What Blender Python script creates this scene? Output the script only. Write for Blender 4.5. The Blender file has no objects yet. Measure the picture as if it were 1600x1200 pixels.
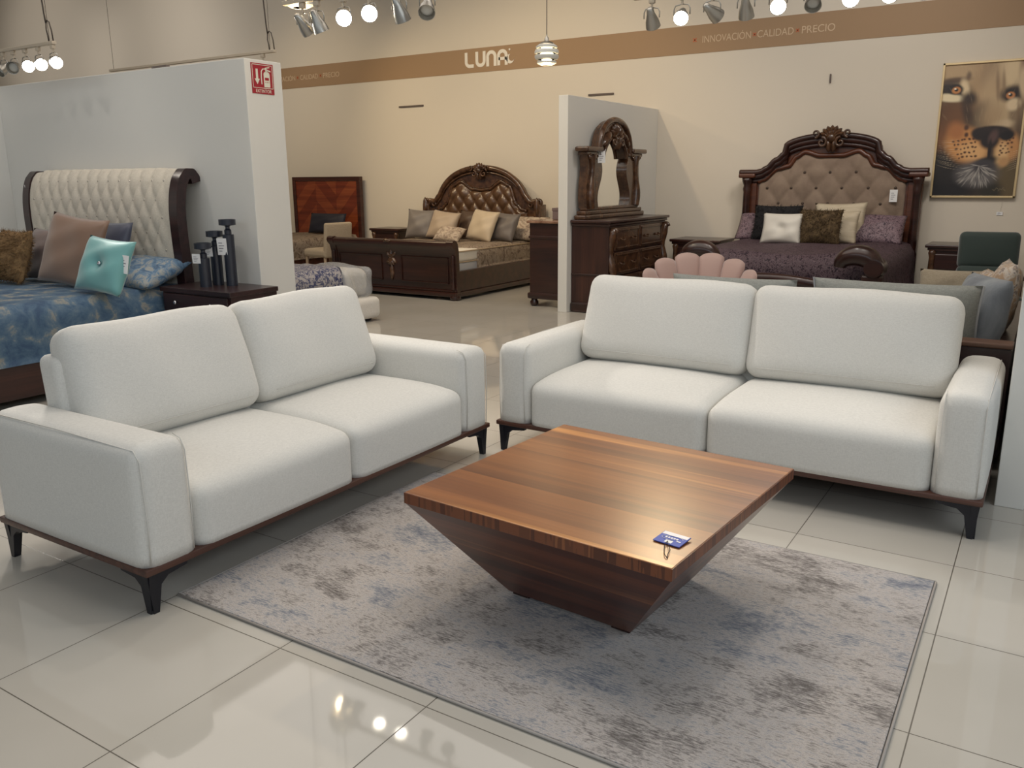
import bpy, bmesh, math, random
import numpy as np
from mathutils import Vector, Matrix
random.seed(7)
PI = math.pi
SC = bpy.context.scene
COL = SC.collection

def lin(c):
    return tuple(((v / 12.92) if v <= .04045 else ((v + .055) / 1.055) ** 2.4) for v in c)
def rgb(r, g, b):
    return lin((r / 255, g / 255, b / 255))

# ------------------------------------------------------------------ camera
FPX, PITCH, ROLL, YAW = 1317.663, 0.2389, -0.0074, -0.564
CAM = Vector((3.165, -1.680, 1.483))
def ray(du, dv):
    a = du * math.cos(ROLL) + dv * math.sin(ROLL)
    b = -du * math.sin(ROLL) + dv * math.cos(ROLL)
    xc, zc = a / FPX, -b / FPX
    y = math.cos(PITCH) + zc * math.sin(PITCH)
    z = -math.sin(PITCH) + zc * math.cos(PITCH)
    c, s = math.cos(YAW), math.sin(YAW)
    return Vector((c * xc + s * y, -s * xc + c * y, z))
fwd = ray(0, 0).normalized()
right = (ray(1, 0) - ray(0, 0)).normalized()
up = right.cross(fwd).normalized()
cd = bpy.data.cameras.new('camera')
cd.sensor_width = 36.0
cd.lens = 36.0 * FPX / 1600
cd.clip_start = .05
cam = bpy.data.objects.new('camera', cd)
R = Matrix((right, up, -fwd)).transposed()
cam.matrix_world = Matrix.Translation(CAM) @ R.to_4x4()
COL.objects.link(cam)
SC.camera = cam

# ------------------------------------------------------------------ world, light, exposure
SC.view_settings.view_transform = 'Standard'
SC.view_settings.look = 'None'
SC.view_settings.exposure = -0.08
SC.view_settings.gamma = 1.0
SC.view_settings.use_curve_mapping = False
w = bpy.data.worlds.new('world')
SC.world = w
w.use_nodes = True
w.node_tree.nodes['Background'].inputs[0].default_value = (.80, .90, 1.0, 1)
w.node_tree.nodes['Background'].inputs[1].default_value = .2

def area(name, loc, target, sx, sy, power, color):
    l = bpy.data.lights.new(name, 'AREA')
    l.shape = 'RECTANGLE'; l.size = sx; l.size_y = sy
    l.energy = power; l.color = color
    o = bpy.data.objects.new(name, l)
    o.location = loc
    o.rotation_euler = (Vector(target) - Vector(loc)).to_track_quat('-Z', 'Y').to_euler()
    COL.objects.link(o)
    return o
def spot(name, loc, target, power, color, angle=70, blend=.6, radius=.04, parent=None):
    l = bpy.data.lights.new(name, 'SPOT')
    l.energy = power; l.color = color
    l.spot_size = math.radians(angle); l.spot_blend = blend; l.shadow_soft_size = radius
    o = bpy.data.objects.new(name, l)
    o.location = loc
    o.rotation_euler = (Vector(target) - Vector(loc)).to_track_quat('-Z', 'Y').to_euler()
    COL.objects.link(o)
    return o
DAY = (.86, .94, 1.0)
WARM = (1.0, .78, .48)
SOFT = (1.0, .93, .85)
# daylight through the shop front behind the camera and through the glass on the right
area('daylight_front', (0.5, -6.85, 4.1), (0.5, 0, 1.0), 13, 2.0, 120, DAY)
area('daylight_right', (6.35, -1.6, 3.6), (0, -.4, .8), 9, 1.9, 150, DAY)
# unseen spots added above the picture to light the rear displays and walls
for i, (x, y, tx, ty, tz, p) in enumerate([
        (-9.2, 5.4, -9.2, 9.1, 4.0, 260), (-11.5, 5.6, -11.5, 9.1, 3.6, 420), (-15.0, 5.6, -15.0, 9.1, 4.0, 420),
        (-7.0, 5.6, -7.2, 9.1, 1.6, 330), (-5.9, 5.9, -4.0, 9.1, 1.6, 430), (-2.4, 5.8, -2.6, 9.1, 2.0, 330),
        (2.3, 5.9, 0.3, 9.1, 1.6, 260), (2.0, 5.4, 1.8, 9.1, 1.6, 200),
        (-4.3, 6.2, -4.1, 7.8, 0.5, 160), (0.8, 5.9, 0.9, 7.7, .6, 120), (-2.4, 5.0, -2.4, 6.2, 0, 300),
        (-8.0, 6.0, -7.4, 8.0, .4, 120), (1.6, 6.4, -1.38, 7.7, 1.5, 190)]):
    spot('unseen_spot', (x, y, 4.3), (tx, ty, tz), p * (.42 if x < -1.2 else .35), WARM if -9 < x < -1.2 else SOFT, 85, .8, .08)
for x, y, tx, ty, p in ((1.75, 1.25, 1.95, .95, 45), (.1, 1.9, 1.2, 1.0, 45), (-3.6, .6, -3.6, 2.0, 40)):
    spot('unseen_spot', (x, y, 3.7), (tx, ty, 0), p, SOFT, 80, .6, .07)
area('overhead_fill', (-1.0, 3.0, 5.4), (-1.0, 3.0, 0), 9, 6, 285, SOFT)  # broad soft fill light added under the ceiling, not a fitting of the shop

# ------------------------------------------------------------------ node helpers
class NT:
    def __init__(s, m):
        s.t = m.node_tree; s.n = s.t.nodes; s.l = s.t.links
        s.b = s.n['Principled BSDF']
    def new(s, ty, **kw):
        n = s.n.new(ty)
        for k, v in kw.items(): setattr(n, k, v)
        return n
    def link(s, a, b): s.l.new(a, b)
    def coord(s, scale=(1, 1, 1), out='Object', rot=(0, 0, 0)):
        c = s.new('ShaderNodeTexCoord'); m = s.new('ShaderNodeMapping')
        m.inputs['Scale'].default_value = scale
        m.inputs['Rotation'].default_value = rot
        s.link(c.outputs[out], m.inputs['Vector'])
        return m.outputs['Vector']
    def noise(s, vec, scale, detail=4, rough=.55, dist=0):
        n = s.new('ShaderNodeTexNoise')
        n.inputs['Scale'].default_value = scale
        n.inputs['Detail'].default_value = detail
        n.inputs['Roughness'].default_value = rough
        n.inputs['Distortion'].default_value = dist
        s.link(vec, n.inputs['Vector'])
        return n.outputs['Fac']
    def ramp(s, fac, stops, interp='LINEAR'):
        r = s.new('ShaderNodeValToRGB')
        r.color_ramp.interpolation = interp
        e = r.color_ramp.elements
        while len(e) < len(stops): e.new(.5)
        for k, (p, c) in zip(e, stops):
            k.position = p; k.color = (*c[:3], 1)
        s.link(fac, r.inputs['Fac'])
        return r.outputs['Color']
    def math(s, op, a, b=None, c=None):
        m = s.new('ShaderNodeMath', operation=op)
        for i, v in enumerate((a, b, c)):
            if v is None: continue
            if isinstance(v, (int, float)): m.inputs[i].default_value = v
            else: s.link(v, m.inputs[i])
        return m.outputs[0]
    def mix(s, fac, a, b, mode='MIX'):
        m = s.new('ShaderNodeMix', data_type='RGBA', blend_type=mode)
        for i, v in ((0, fac), (6, a), (7, b)):
            if isinstance(v, (int, float)): m.inputs[i].default_value = v
            elif isinstance(v, tuple): m.inputs[i].default_value = (*v[:3], 1)
            else: s.link(v, m.inputs[i])
        return m.outputs[2]
    def bump(s, h, strength, dist=.01):
        b = s.new('ShaderNodeBump')
        b.inputs['Strength'].default_value = strength
        b.inputs['Distance'].default_value = dist
        s.link(h, b.inputs['Height'])
        s.link(b.outputs['Normal'], s.b.inputs['Normal'])
MC = {}
def mat(name, color, rough=.5, metal=0, spec=.5, sheen=0, coat=0, bump=None, vary=None, emit=None):
    if name in MC: return MC[name]
    m = bpy.data.materials.new(name); m.use_nodes = True
    t = NT(m); b = t.b
    b.inputs['Base Color'].default_value = (*color, 1)
    b.inputs['Roughness'].default_value = rough
    b.inputs['Metallic'].default_value = metal
    b.inputs['Specular IOR Level'].default_value = spec
    b.inputs['Sheen Weight'].default_value = sheen
    b.inputs['Coat Weight'].default_value = coat
    b.inputs['Coat Roughness'].default_value = .15
    if emit:
        b.inputs['Emission Color'].default_value = (*emit[0], 1)
        b.inputs['Emission Strength'].default_value = emit[1]
    if vary:    # (scale, second colour, [anisotropic scale])
        v = t.coord(vary[2] if len(vary) > 2 else (1, 1, 1))
        f = t.noise(v, vary[0], 5, .6)
        t.link(t.ramp(f, [(.35, color), (.65, vary[1])]), b.inputs['Base Color'])
    if bump:
        v = t.coord()
        t.bump(t.noise(v, bump[0], 3), bump[1], bump[2] if len(bump) > 2 else .005)
    MC[name] = m
    return m

# ------------------------------------------------------------------ materials
def make_floor_mat():
    m = bpy.data.materials.new('glossy_tile'); m.use_nodes = True
    t = NT(m)
    g = t.new('ShaderNodeNewGeometry'); sp = t.new('ShaderNodeSeparateXYZ')
    t.link(g.outputs['Position'], sp.inputs[0])
    fx = t.math('FRACT', t.math('DIVIDE', sp.outputs[0], .6)); fy = t.math('FRACT', t.math('DIVIDE', sp.outputs[1], .6))
    w_ = .0032
    ex = t.math('LESS_THAN', t.math('MINIMUM', fx, t.math('SUBTRACT', 1.0, fx)), w_)
    ey = t.math('LESS_THAN', t.math('MINIMUM', fy, t.math('SUBTRACT', 1.0, fy)), w_)
    gr = t.math('MAXIMUM', ex, ey)
    n = t.noise(g.outputs['Position'], 1.3, 3)
    base = t.ramp(n, [(.3, rgb(184, 179, 169)), (.7, rgb(192, 187, 178))])
    t.link(t.mix(gr, base, rgb(88, 82, 72)), t.b.inputs['Base Color'])
    t.link(t.math('MULTIPLY_ADD', gr, .5, .045), t.b.inputs['Roughness'])
    t.b.inputs['Specular IOR Level'].default_value = .62
    t.b.inputs['IOR'].default_value = 1.5
    return m
def make_fabric(name, c1, c2, scale=420, strength=.35, sheen=.1, rough=.9):
    m = bpy.data.materials.new(name); m.use_nodes = True
    t = NT(m)
    v = t.coord()
    n1 = t.noise(t.coord((1, 1, .18)), scale, 2); n2 = t.noise(t.coord((.18, .18, 1)), scale, 2)
    h = t.math('ADD', n1, n2)
    t.link(t.ramp(t.math('MULTIPLY', h, .5), [(.36, c1), (.62, c2)]), t.b.inputs['Base Color'])
    t.b.inputs['Roughness'].default_value = rough
    t.b.inputs['Sheen Weight'].default_value = sheen
    t.b.inputs['Specular IOR Level'].default_value = .2
    big = t.noise(v, 9, 3)
    t.bump(t.math('ADD', t.math('MULTIPLY', h, .25), big), strength, .006)
    MC[name] = m
    return m
def make_wood(name, stops, across=16, along=.7, axis='x', rough=.3, coat=.15, fine=90):
    m = bpy.data.materials.new(name); m.use_nodes = True
    t = NT(m)
    s = {'x': (along, across, across), 'y': (across, along, across), 'z': (across, across, along)}[axis]
    f = {'x': (2, fine, fine), 'y': (fine, 2, fine), 'z': (fine, fine, 2)}[axis]
    n = t.noise(t.coord(s), 1.0, 3, .55, .2)
    c = t.ramp(n, stops)
    g = t.noise(t.coord(f), 1.0, 3)
    t.link(t.mix(.55, c, t.ramp(g, [(.3, (.45, .45, .45)), (.65, (1, 1, 1))]), 'MULTIPLY'), t.b.inputs['Base Color'])
    t.b.inputs['Roughness'].default_value = rough
    t.b.inputs['Coat Weight'].default_value = coat
    t.b.inputs['Coat Roughness'].default_value = .2
    MC[name] = m
    return m
def make_mottled(name, stops, scale, rough=.85, stretch=(1, 1, 1), bump=.25, detail=8, dist=1.2, sheen=0):
    m = bpy.data.materials.new(name); m.use_nodes = True
    t = NT(m)
    n = t.noise(t.coord(stretch), scale, detail, .65, dist)
    t.link(t.ramp(n, stops), t.b.inputs['Base Color'])
    t.b.inputs['Roughness'].default_value = rough
    t.b.inputs['Sheen Weight'].default_value = sheen
    t.bump(n, bump, .01)
    MC[name] = m
    return m
FLOOR = make_floor_mat()
WALL = mat('cream_wall_paint', rgb(218, 208, 192), .75, bump=(60, .04))
WHITEWALL = mat('white_wall_paint', rgb(220, 218, 212), .6, bump=(60, .04))
CEIL = mat('ceiling_paint', rgb(150, 140, 128), .9)
BAND = mat('brown_band_paint', rgb(160, 130, 98), .6)
LETTER = mat('white_lettering', rgb(235, 228, 215), .6)
THINLET = mat('beige_lettering', rgb(205, 180, 150), .6)
ORANGE = mat('orange_mark', rgb(190, 100, 60), .6)
SOFA = make_fabric('off_white_weave', rgb(206, 204, 198), rgb(219, 217, 211), 420, .12)
SEAM = mat('off_white_seam', rgb(204, 201, 195), .9)
WALNUTTRIM = make_wood('walnut_trim', [(.3, rgb(62, 36, 28)), (.7, rgb(94, 58, 44))], 30, 1.0, 'x', .45)
BLACKMETAL = mat('black_metal', rgb(38, 38, 44), .38, .4, .5)
def make_planks(name, key, freq, stops, rough, coat, wob=.5):
    m = bpy.data.materials.new(name); m.use_nodes = True
    t = NT(m)
    c = t.new('ShaderNodeTexCoord'); sp = t.new('ShaderNodeSeparateXYZ')
    t.link(c.outputs['Object'], sp.inputs[0])
    warp = t.noise(t.coord((.8, .9, .9)), 1.0, 0)
    v = t.math('ADD', t.math('MULTIPLY', sp.outputs[key], freq), t.math('MULTIPLY', warp, wob))
    cell = t.math('FLOOR', v)
    wn = t.new('ShaderNodeTexWhiteNoise', noise_dimensions='1D')
    t.link(cell, wn.inputs['W'])
    soft = t.noise(t.coord((.5, 14, 14)), 1.0, 3)
    f = t.math('ADD', t.math('MULTIPLY', wn.outputs['Value'], .62), t.math('MULTIPLY', soft, .38))
    col = t.ramp(f, stops)
    g = t.noise(t.coord((2, 70, 70)), 1.0, 3)
    t.link(t.mix(.3, col, t.ramp(g, [(.3, (.5, .5, .5)), (.65, (1, 1, 1))]), 'MULTIPLY'), t.b.inputs['Base Color'])
    t.b.inputs['Roughness'].default_value = rough
    t.b.inputs['Coat Weight'].default_value = coat
    t.b.inputs['Coat Roughness'].default_value = .30
    MC[name] = m
    return m
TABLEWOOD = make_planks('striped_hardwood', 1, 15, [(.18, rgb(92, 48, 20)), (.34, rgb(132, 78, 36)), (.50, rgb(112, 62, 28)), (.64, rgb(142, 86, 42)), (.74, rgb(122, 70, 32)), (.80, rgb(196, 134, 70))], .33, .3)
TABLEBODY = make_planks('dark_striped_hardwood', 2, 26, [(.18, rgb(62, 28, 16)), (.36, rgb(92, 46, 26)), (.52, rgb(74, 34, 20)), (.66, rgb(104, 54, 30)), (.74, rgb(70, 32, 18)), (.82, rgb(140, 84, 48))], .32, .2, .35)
DARKWOOD = make_wood('dark_mahogany', [(.3, rgb(38, 20, 18)), (.7, rgb(66, 36, 28))], 12, 1.2, 'x', .28, .3)
ESPRESSO = make_wood('espresso_wood', [(.3, rgb(36, 22, 24)), (.7, rgb(60, 36, 36))], 18, 1.2, 'x', .35, .2)
CHERRY = make_wood('brown_cherry', [(.3, rgb(74, 38, 24)), (.7, rgb(108, 60, 36))], 12, 1.0, 'x', .35, .25)
CARVED = mat('carved_dark_wood', rgb(56, 36, 26), .26, 0, .5, coat=.35, vary=(14, rgb(96, 66, 44)))
LEATHER = mat('brown_leather', rgb(92, 66, 46), .3, 0, .5, coat=.2, bump=(90, .08))
IVORY = make_fabric('ivory_upholstery', rgb(196, 186, 170), rgb(214, 206, 192), 300, .15)
TAUPEVELVET = mat('taupe_velvet', rgb(128, 108, 92), .75, sheen=.4, vary=(5, rgb(146, 126, 108)))
def make_rug():
    m = bpy.data.materials.new('distressed_rug'); m.use_nodes = True
    t = NT(m)
    big = t.noise(t.coord((1, 1.7, 1)), 2.2, 10, .72, .15)
    fine = t.noise(t.coord((9, 40, 1)), 4, 6, .7)
    fine2 = t.noise(t.coord((60, 60, 1)), 6, 3, .7)
    f = t.math('ADD', t.math('MULTIPLY', big, .60), t.math('MULTIPLY', fine, .40))
    c = t.ramp(f, [(.36, rgb(116, 122, 136)), (.43, rgb(160, 162, 168)), (.495, rgb(214, 206, 200)), (.54, rgb(172, 166, 162)), (.60, rgb(122, 116, 112))])
    t.link(t.mix(.5, c, t.ramp(fine2, [(.3, (.5, .5, .52)), (.62, (1, 1, 1))]), 'MULTIPLY'), t.b.inputs['Base Color'])
    t.b.inputs['Roughness'].default_value = .95
    t.b.inputs['Specular IOR Level'].default_value = .15
    t.bump(fine2, .8, .006)
    return m
RUG = make_rug()
CHROME = mat('chrome', rgb(200, 200, 205), .15, 1)
CHAMP = mat('satin_nickel', rgb(176, 172, 164), .35, .9)
TRACKM = mat('track_enamel', rgb(190, 176, 156), .5)
BULB = mat('lit_bulb', (1, 1, 1), .3, emit=((1.0, .93, .80), 30))
BULBOFF = mat('unlit_bulb', rgb(200, 196, 186), .2)
CARD = mat('white_card', rgb(232, 232, 232), .6)
PRINT = mat('grey_print', rgb(120, 120, 128), .7)
CORD = mat('dark_cord', rgb(70, 60, 52), .6)
MIRROR = mat('mirror_glass', (.92, .93, .90), .01, 1)
GOLD = mat('gold_frame', rgb(214, 190, 146), .4, .4)
PLASTIC = mat('plastic_wrap', rgb(190, 192, 196), .12, 0, .7, coat=.5)
MATTRESS = mat('white_mattress', rgb(222, 216, 204), .7)

# ------------------------------------------------------------------ mesh helpers
def link_mesh(name, bm, m, parent=None, smooth=None, loc=None, rot=None):
    bmesh.ops.recalc_face_normals(bm, faces=bm.faces)
    me = bpy.data.meshes.new(name)
    bm.to_mesh(me); bm.free()
    for mm in (m if isinstance(m, (list, tuple)) else [m]): me.materials.append(mm)
    o = bpy.data.objects.new(name, me)
    COL.objects.link(o)
    if parent: o.parent = parent
    if loc: o.location = loc
    if rot: o.rotation_euler = rot
    if smooth is not None:
        if smooth >= 180:
            for p in me.polygons: p.use_smooth = True
        else:
            for p in me.polygons: p.use_smooth = True
            me.set_sharp_from_angle(angle=math.radians(smooth))
    return o
def tag(o, label, cat, group=None):
    o['label'] = label; o['category'] = cat
    if group: o['group'] = group
    return o
def struct(o):
    o['kind'] = 'structure'; return o
def thing(name, loc, rz, label, cat, group=None):
    o = bpy.data.objects.new(name, None)
    o.empty_display_size = .1
    o.location = loc; o.rotation_euler = (0, 0, rz)
    COL.objects.link(o)
    return tag(o, label, cat, group)
def dup(root, loc=None, rot=None, label=None):
    r = root.copy(); COL.objects.link(r)
    if loc is not None: r.location = loc
    if rot is not None: r.rotation_euler = rot
    if label: r['label'] = label
    def rec(a, b):
        for ch in list(a.children):
            c = ch.copy(); COL.objects.link(c); c.parent = b
            rec(ch, c)
    rec(root, r)
    return r
def BM(): return bmesh.new()
def box(bm, x0, x1, y0, y1, z0, z1, bev=0, M=None, seg=2):
    r = bmesh.ops.create_cube(bm, size=1)
    vs = r['verts']
    for v in vs:
        v.co = Vector((x0 + (v.co.x + .5) * (x1 - x0), y0 + (v.co.y + .5) * (y1 - y0), z0 + (v.co.z + .5) * (z1 - z0)))
    if bev > 0:
        es = list({e for v in vs for e in v.link_edges})
        rr = bmesh.ops.bevel(bm, geom=es, offset=bev, segments=seg, affect='EDGES', profile=.5)
        vs = list({v for f in rr['faces'] for v in f.verts} | {v for v in vs if v.is_valid})
    if M is not None: bmesh.ops.transform(bm, matrix=M, verts=vs)
    return bm
def rbox(bm, hx, hy, hz, r, M=None, bulge=(0, 0, 0), nf=8, fn=None, power=2):
    """rounded box centred on origin; bulge pushes the faces out along each axis"""
    def params(h):
        k = 4
        a = [-h + r * (1 - math.cos(i / k * PI / 2)) * 1.0 for i in range(k)]
        a += [(-h + r) + (2 * h - 2 * r) * i / nf for i in range(nf + 1)]
        a += [h - r * (1 - math.cos(i / k * PI / 2)) for i in range(k - 1, -1, -1)]
        return a
    P = [params(hx), params(hy), params(hz)]
    H = (hx, hy, hz)
    cache = {}
    def vert(q):
        key = tuple(round(c, 6) for c in q)
        if key in cache: return cache[key]
        inner = Vector([max(-(H[i] - r), min(H[i] - r, q[i])) for i in range(3)])
        d = Vector(q) - inner
        p = inner + (d.normalized() * r if d.length > 1e-9 else Vector())
        n = [p[i] / H[i] for i in range(3)]
        for ax in range(3):
            if bulge[ax]:
                o1, o2 = (ax + 1) % 3, (ax + 2) % 3
                wgt = max(0, 1 - abs(n[o1]) ** power) * max(0, 1 - abs(n[o2]) ** power)
                p[ax] += bulge[ax] * wgt * n[ax]
        if fn: p = fn(p)
        v = bm.verts.new(M @ p if M is not None else p)
        cache[key] = v
        return v
    for ax in range(3):
        o1, o2 = (ax + 1) % 3, (ax + 2) % 3
        for s in (-1, 1):
            A, B = P[o1], P[o2]
            for i in range(len(A) - 1):
                for j in range(len(B) - 1):
                    f = []
                    for a, b in ((i, j), (i + 1, j), (i + 1, j + 1), (i, j + 1)):
                        q = [0, 0, 0]; q[ax] = s * H[ax]; q[o1] = A[a]; q[o2] = B[b]
                        f.append(vert(q))
                    f = list(dict.fromkeys(f))
                    if len(f) >= 3:
                        try: bm.faces.new(f if s > 0 else f[::-1])
                        except ValueError: pass
    return bm
def prism(bm, pts, d0, d1, plane='xz', M=None):
    """extrude a 2-D outline; plane 'xz' -> depth along y, 'yz' -> along x, 'xy' -> along z"""
    def P(a, b, d):
        p = {'xz': (a, d, b), 'yz': (d, a, b), 'xy': (a, b, d)}[plane]
        return M @ Vector(p) if M is not None else Vector(p)
    f0 = [bm.verts.new(P(a, b, d0)) for a, b in pts]
    f1 = [bm.verts.new(P(a, b, d1)) for a, b in pts]
    n = len(pts)
    bm.faces.new(f0); bm.faces.new(f1[::-1])
    for i in range(n):
        j = (i + 1) % n
        bm.faces.new((f0[i], f1[i], f1[j], f0[j]))
    return bm
def tube(bm, pts, r, n=8, closed=False, cap=True):
    pts = [Vector(p) for p in pts]
    rs = r if isinstance(r, (list, tuple)) else [r] * len(pts)
    rings = []
    N = len(pts)
    nrm = None
    for i, p in enumerate(pts):
        if closed: t = pts[(i + 1) % N] - pts[i - 1]
        else: t = pts[min(i + 1, N - 1)] - pts[max(i - 1, 0)]
        if t.length < 1e-9: t = Vector((0, 0, 1))
        t.normalize()
        if nrm is None:
            nrm = t.orthogonal().normalized()
        else:
            nrm = nrm - t * nrm.dot(t)
            nrm = nrm.normalized() if nrm.length > 1e-6 else t.orthogonal().normalized()
        b = t.cross(nrm)
        rings.append([bm.verts.new(p + (nrm * math.cos(2 * PI * k / n) + b * math.sin(2 * PI * k / n)) * rs[i]) for k in range(n)])
    for i in range(N if closed else N - 1):
        A, B = rings[i], rings[(i + 1) % N]
        for k in range(n):
            bm.faces.new((A[k], A[(k + 1) % n], B[(k + 1) % n], B[k]))
    if cap and not closed:
        bm.faces.new(rings[0][::-1]); bm.faces.new(rings[-1])
    return bm
def lathe(bm, prof, n=24, M=None):
    """prof: (radius, z) from bottom to top, round the z axis"""
    rings = []
    for r, z in prof:
        if r < 1e-5:
            p = Vector((0, 0, z)); rings.append([bm.verts.new(M @ p if M is not None else p)])
        else:
            ring = []
            for k in range(n):
                p = Vector((r * math.cos(2 * PI * k / n), r * math.sin(2 * PI * k / n), z))
                ring.append(bm.verts.new(M @ p if M is not None else p))
            rings.append(ring)
    for A, B in zip(rings, rings[1:]):
        if len(A) == 1 and len(B) == 1: continue
        for k in range(n):
            k2 = (k + 1) % n
            if len(A) == 1: bm.faces.new((A[0], B[k], B[k2]))
            elif len(B) == 1: bm.faces.new((A[k], A[k2], B[0]))
            else: bm.faces.new((A[k], A[k2], B[k2], B[k]))
    if len(rings[0]) > 1: bm.faces.new(rings[0][::-1])
    if len(rings[-1]) > 1: bm.faces.new(rings[-1])
    return bm
def grid(bm, nx, ny, f, close=False):
    V = [[bm.verts.new(f(i / nx, j / ny)) for j in range(ny + 1)] for i in range(nx + 1)]
    for i in range(nx):
        for j in range(ny):
            bm.faces.new((V[i][j], V[i + 1][j], V[i + 1][j + 1], V[i][j + 1]))
    return V
def shell(bm, nx, ny, f, g):
    """closed slab: front surface f(u,v), back surface g(u,v)"""
    A = grid(bm, nx, ny, f); B = grid(bm, nx, ny, g)
    for i in range(nx):
        bm.faces.new((A[i][0], A[i + 1][0], B[i + 1][0], B[i][0]))
        bm.faces.new((A[i][ny], A[i + 1][ny], B[i + 1][ny], B[i][ny]))
    for j in range(ny):
        bm.faces.new((A[0][j], A[0][j + 1], B[0][j + 1], B[0][j]))
        bm.faces.new((A[nx][j], A[nx][j + 1], B[nx][j + 1], B[nx][j]))
def T(x, y, z, rx=0, ry=0, rz=0):
    from mathutils import Euler
    return Matrix.Translation((x, y, z)) @ Euler((rx, ry, rz)).to_matrix().to_4x4()
def interp(x, pts):
    for (x0, y0), (x1, y1) in zip(pts, pts[1:]):
        if x <= x1:
            t = 0 if x1 == x0 else (x - x0) / (x1 - x0)
            t = max(0, min(1, t))
            return y0 + (y1 - y0) * (t * t * (3 - 2 * t))
    return pts[-1][1]

def tuft(a, b, sa, sb, amp):
    p, q = a / sa + b / sb, a / sa - b / sb
    return amp * (abs(math.sin(PI * p)) * abs(math.sin(PI * q))) ** .45

# pillow: local x = width, z = height (bottom at 0), y = thickness, front is -y
def pillow_bm(w, h, t, n=16, wrinkle=.006, pinch=.07, seed=0, dimple=0):
    bm = BM()
    rnd = random.Random(seed)
    ph = [rnd.uniform(0, 6.28) for _ in range(6)]
    def surf(side):
        def f(a, b):
            u, v = 2 * a - 1, 2 * b - 1
            k = max(0, (1 - abs(u) ** 2.4) * (1 - abs(v) ** 2.4)) ** .5
            x = w / 2 * u * (1 - pinch * (1 - v * v)); z = h / 2 * v * (1 - pinch * (1 - u * u))
            th = t / 2 * k
            th += wrinkle * k * (math.sin(5 * u + 3 * v + ph[0]) + math.sin(7 * v - 4 * u + ph[1]))
            if dimple and side < 0: th -= dimple * math.exp(-(u * u + v * v) / .06)
            return Vector((x, side * th, z + h / 2))
        return f
    A = grid(bm, n, n, surf(-1)); B = grid(bm, n, n, surf(1))
    bmesh.ops.remove_doubles(bm, verts=bm.verts, dist=1e-5)
    return bm
def hang_card(parent, loc, rot, w, h, string=None, name='price_tag'):
    bm = BM(); box(bm, -w / 2, w / 2, -.0015, .0015, -h, 0)
    c = link_mesh(name, bm, CARD, parent, loc=loc, rot=rot)
    c['label'] = 'small white price tag'
    bm = BM()
    for k, (a, b) in enumerate([(.2, .55), (.35, .7), (.2, .62), (.25, .5)]):
        z = -h * (.28 + .16 * k)
        box(bm, -w * .32, w * (b - .5) * 1.2, -.0022, -.0014, z - h * .025, z + h * .02)
    link_mesh('printed_line', bm, PRINT, c)
    return c
def text_bm(s, size, depth=.002, squash=1.0):
    c = bpy.data.curves.new('lettering_curve', 'FONT')
    c.body = s; c.size = size; c.extrude = depth
    o = bpy.data.objects.new('lettering_tmp', c); COL.objects.link(o)
    bpy.context.view_layer.update()
    me = bpy.data.meshes.new_from_object(o)
    bm = BM(); bm.from_mesh(me)
    bpy.data.objects.remove(o); bpy.data.curves.remove(c); bpy.data.meshes.remove(me)
    xs = [v.co.x for v in bm.verts]
    for v in bm.verts: v.co.x = (v.co.x - min(xs)) * squash
    return bm
def fit_text(s, width, height, depth=.002):
    bm = text_bm(s, 1, 0)
    xs = [v.co.x for v in bm.verts]; ys = [v.co.y for v in bm.verts]
    sx = width / (max(xs) - min(xs)); sy = height / .73
    for v in bm.verts: v.co = Vector(((v.co.x - min(xs)) * sx, v.co.y * sy, v.co.z))
    r = bmesh.ops.extrude_face_region(bm, geom=bm.faces[:])
    for e in r['geom']:
        if isinstance(e, bmesh.types.BMVert): e.co.z += depth
    return bm
ON_BACK = (PI / 2, 0, 0)         # flat things on a wall that faces -y
ON_SIDE = (PI / 2, 0, PI / 2)    # flat things on a wall that faces +x

# ------------------------------------------------------------------ the setting
YB = 9.15; ZC = 5.6; XL = -17.5; XR = 6.6; YF = -7.0
def slab(name, x0, x1, y0, y1, z0, z1, m, bev=0):
    bm = BM(); box(bm, x0, x1, y0, y1, z0, z1, bev)
    return struct(link_mesh(name, bm, m))
slab('floor', XL - .2, XR + .2, YF - .2, YB + .2, -.2, 0, FLOOR)
slab('ceiling', XL - .2, XR + .2, YF - .2, YB + .2, ZC, ZC + .2, CEIL)
slab('wall_back', XL - .2, XR + .2, YB, YB + .2, 0, ZC, WALL)
slab('wall_far_left', XL - .2, XL, YF, YB, 0, ZC, WALL)
PX, PY, PT = -1.957, 2.80, 3.155
slab('wall_left', -5.35, PX, PY, PT, 0, 2.352, WHITEWALL, .004)
slab('wall_left_return', -5.50, -5.35, -2.5, PT, 0, 2.352, WHITEWALL, .004)
slab('wall_middle', -1.50, -1.385, 6.68, YB, 0, 2.352, WHITEWALL, .004)
slab('wall_right', 3.092, 3.21, 2.59, YB, 0, 3.4, WHITEWALL, .004)
def glazed(name, axis, pos, a0, a1, n):
    """a shop front: sill, head and mullions as one wall; panes are windows of their own"""
    bm = BM()
    def bx(u0, u1, z0, z1, th=.1):
        if axis == 'y': box(bm, u0, u1, pos - th, pos + th, z0, z1)
        else: box(bm, pos - th, pos + th, u0, u1, z0, z1)
    bx(a0, a1, 0, .12); bx(a0, a1, 5.25, ZC)
    for k in range(n + 1):
        u = a0 + (a1 - a0) * k / n
        bx(u - .05, u + .05, .12, 5.25)
    struct(link_mesh(name, bm, WHITEWALL))
glazed('wall_front', 'y', YF, XL, XR, 14)
glazed('wall_far_right', 'x', XR, YF, YB, 9)

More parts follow.
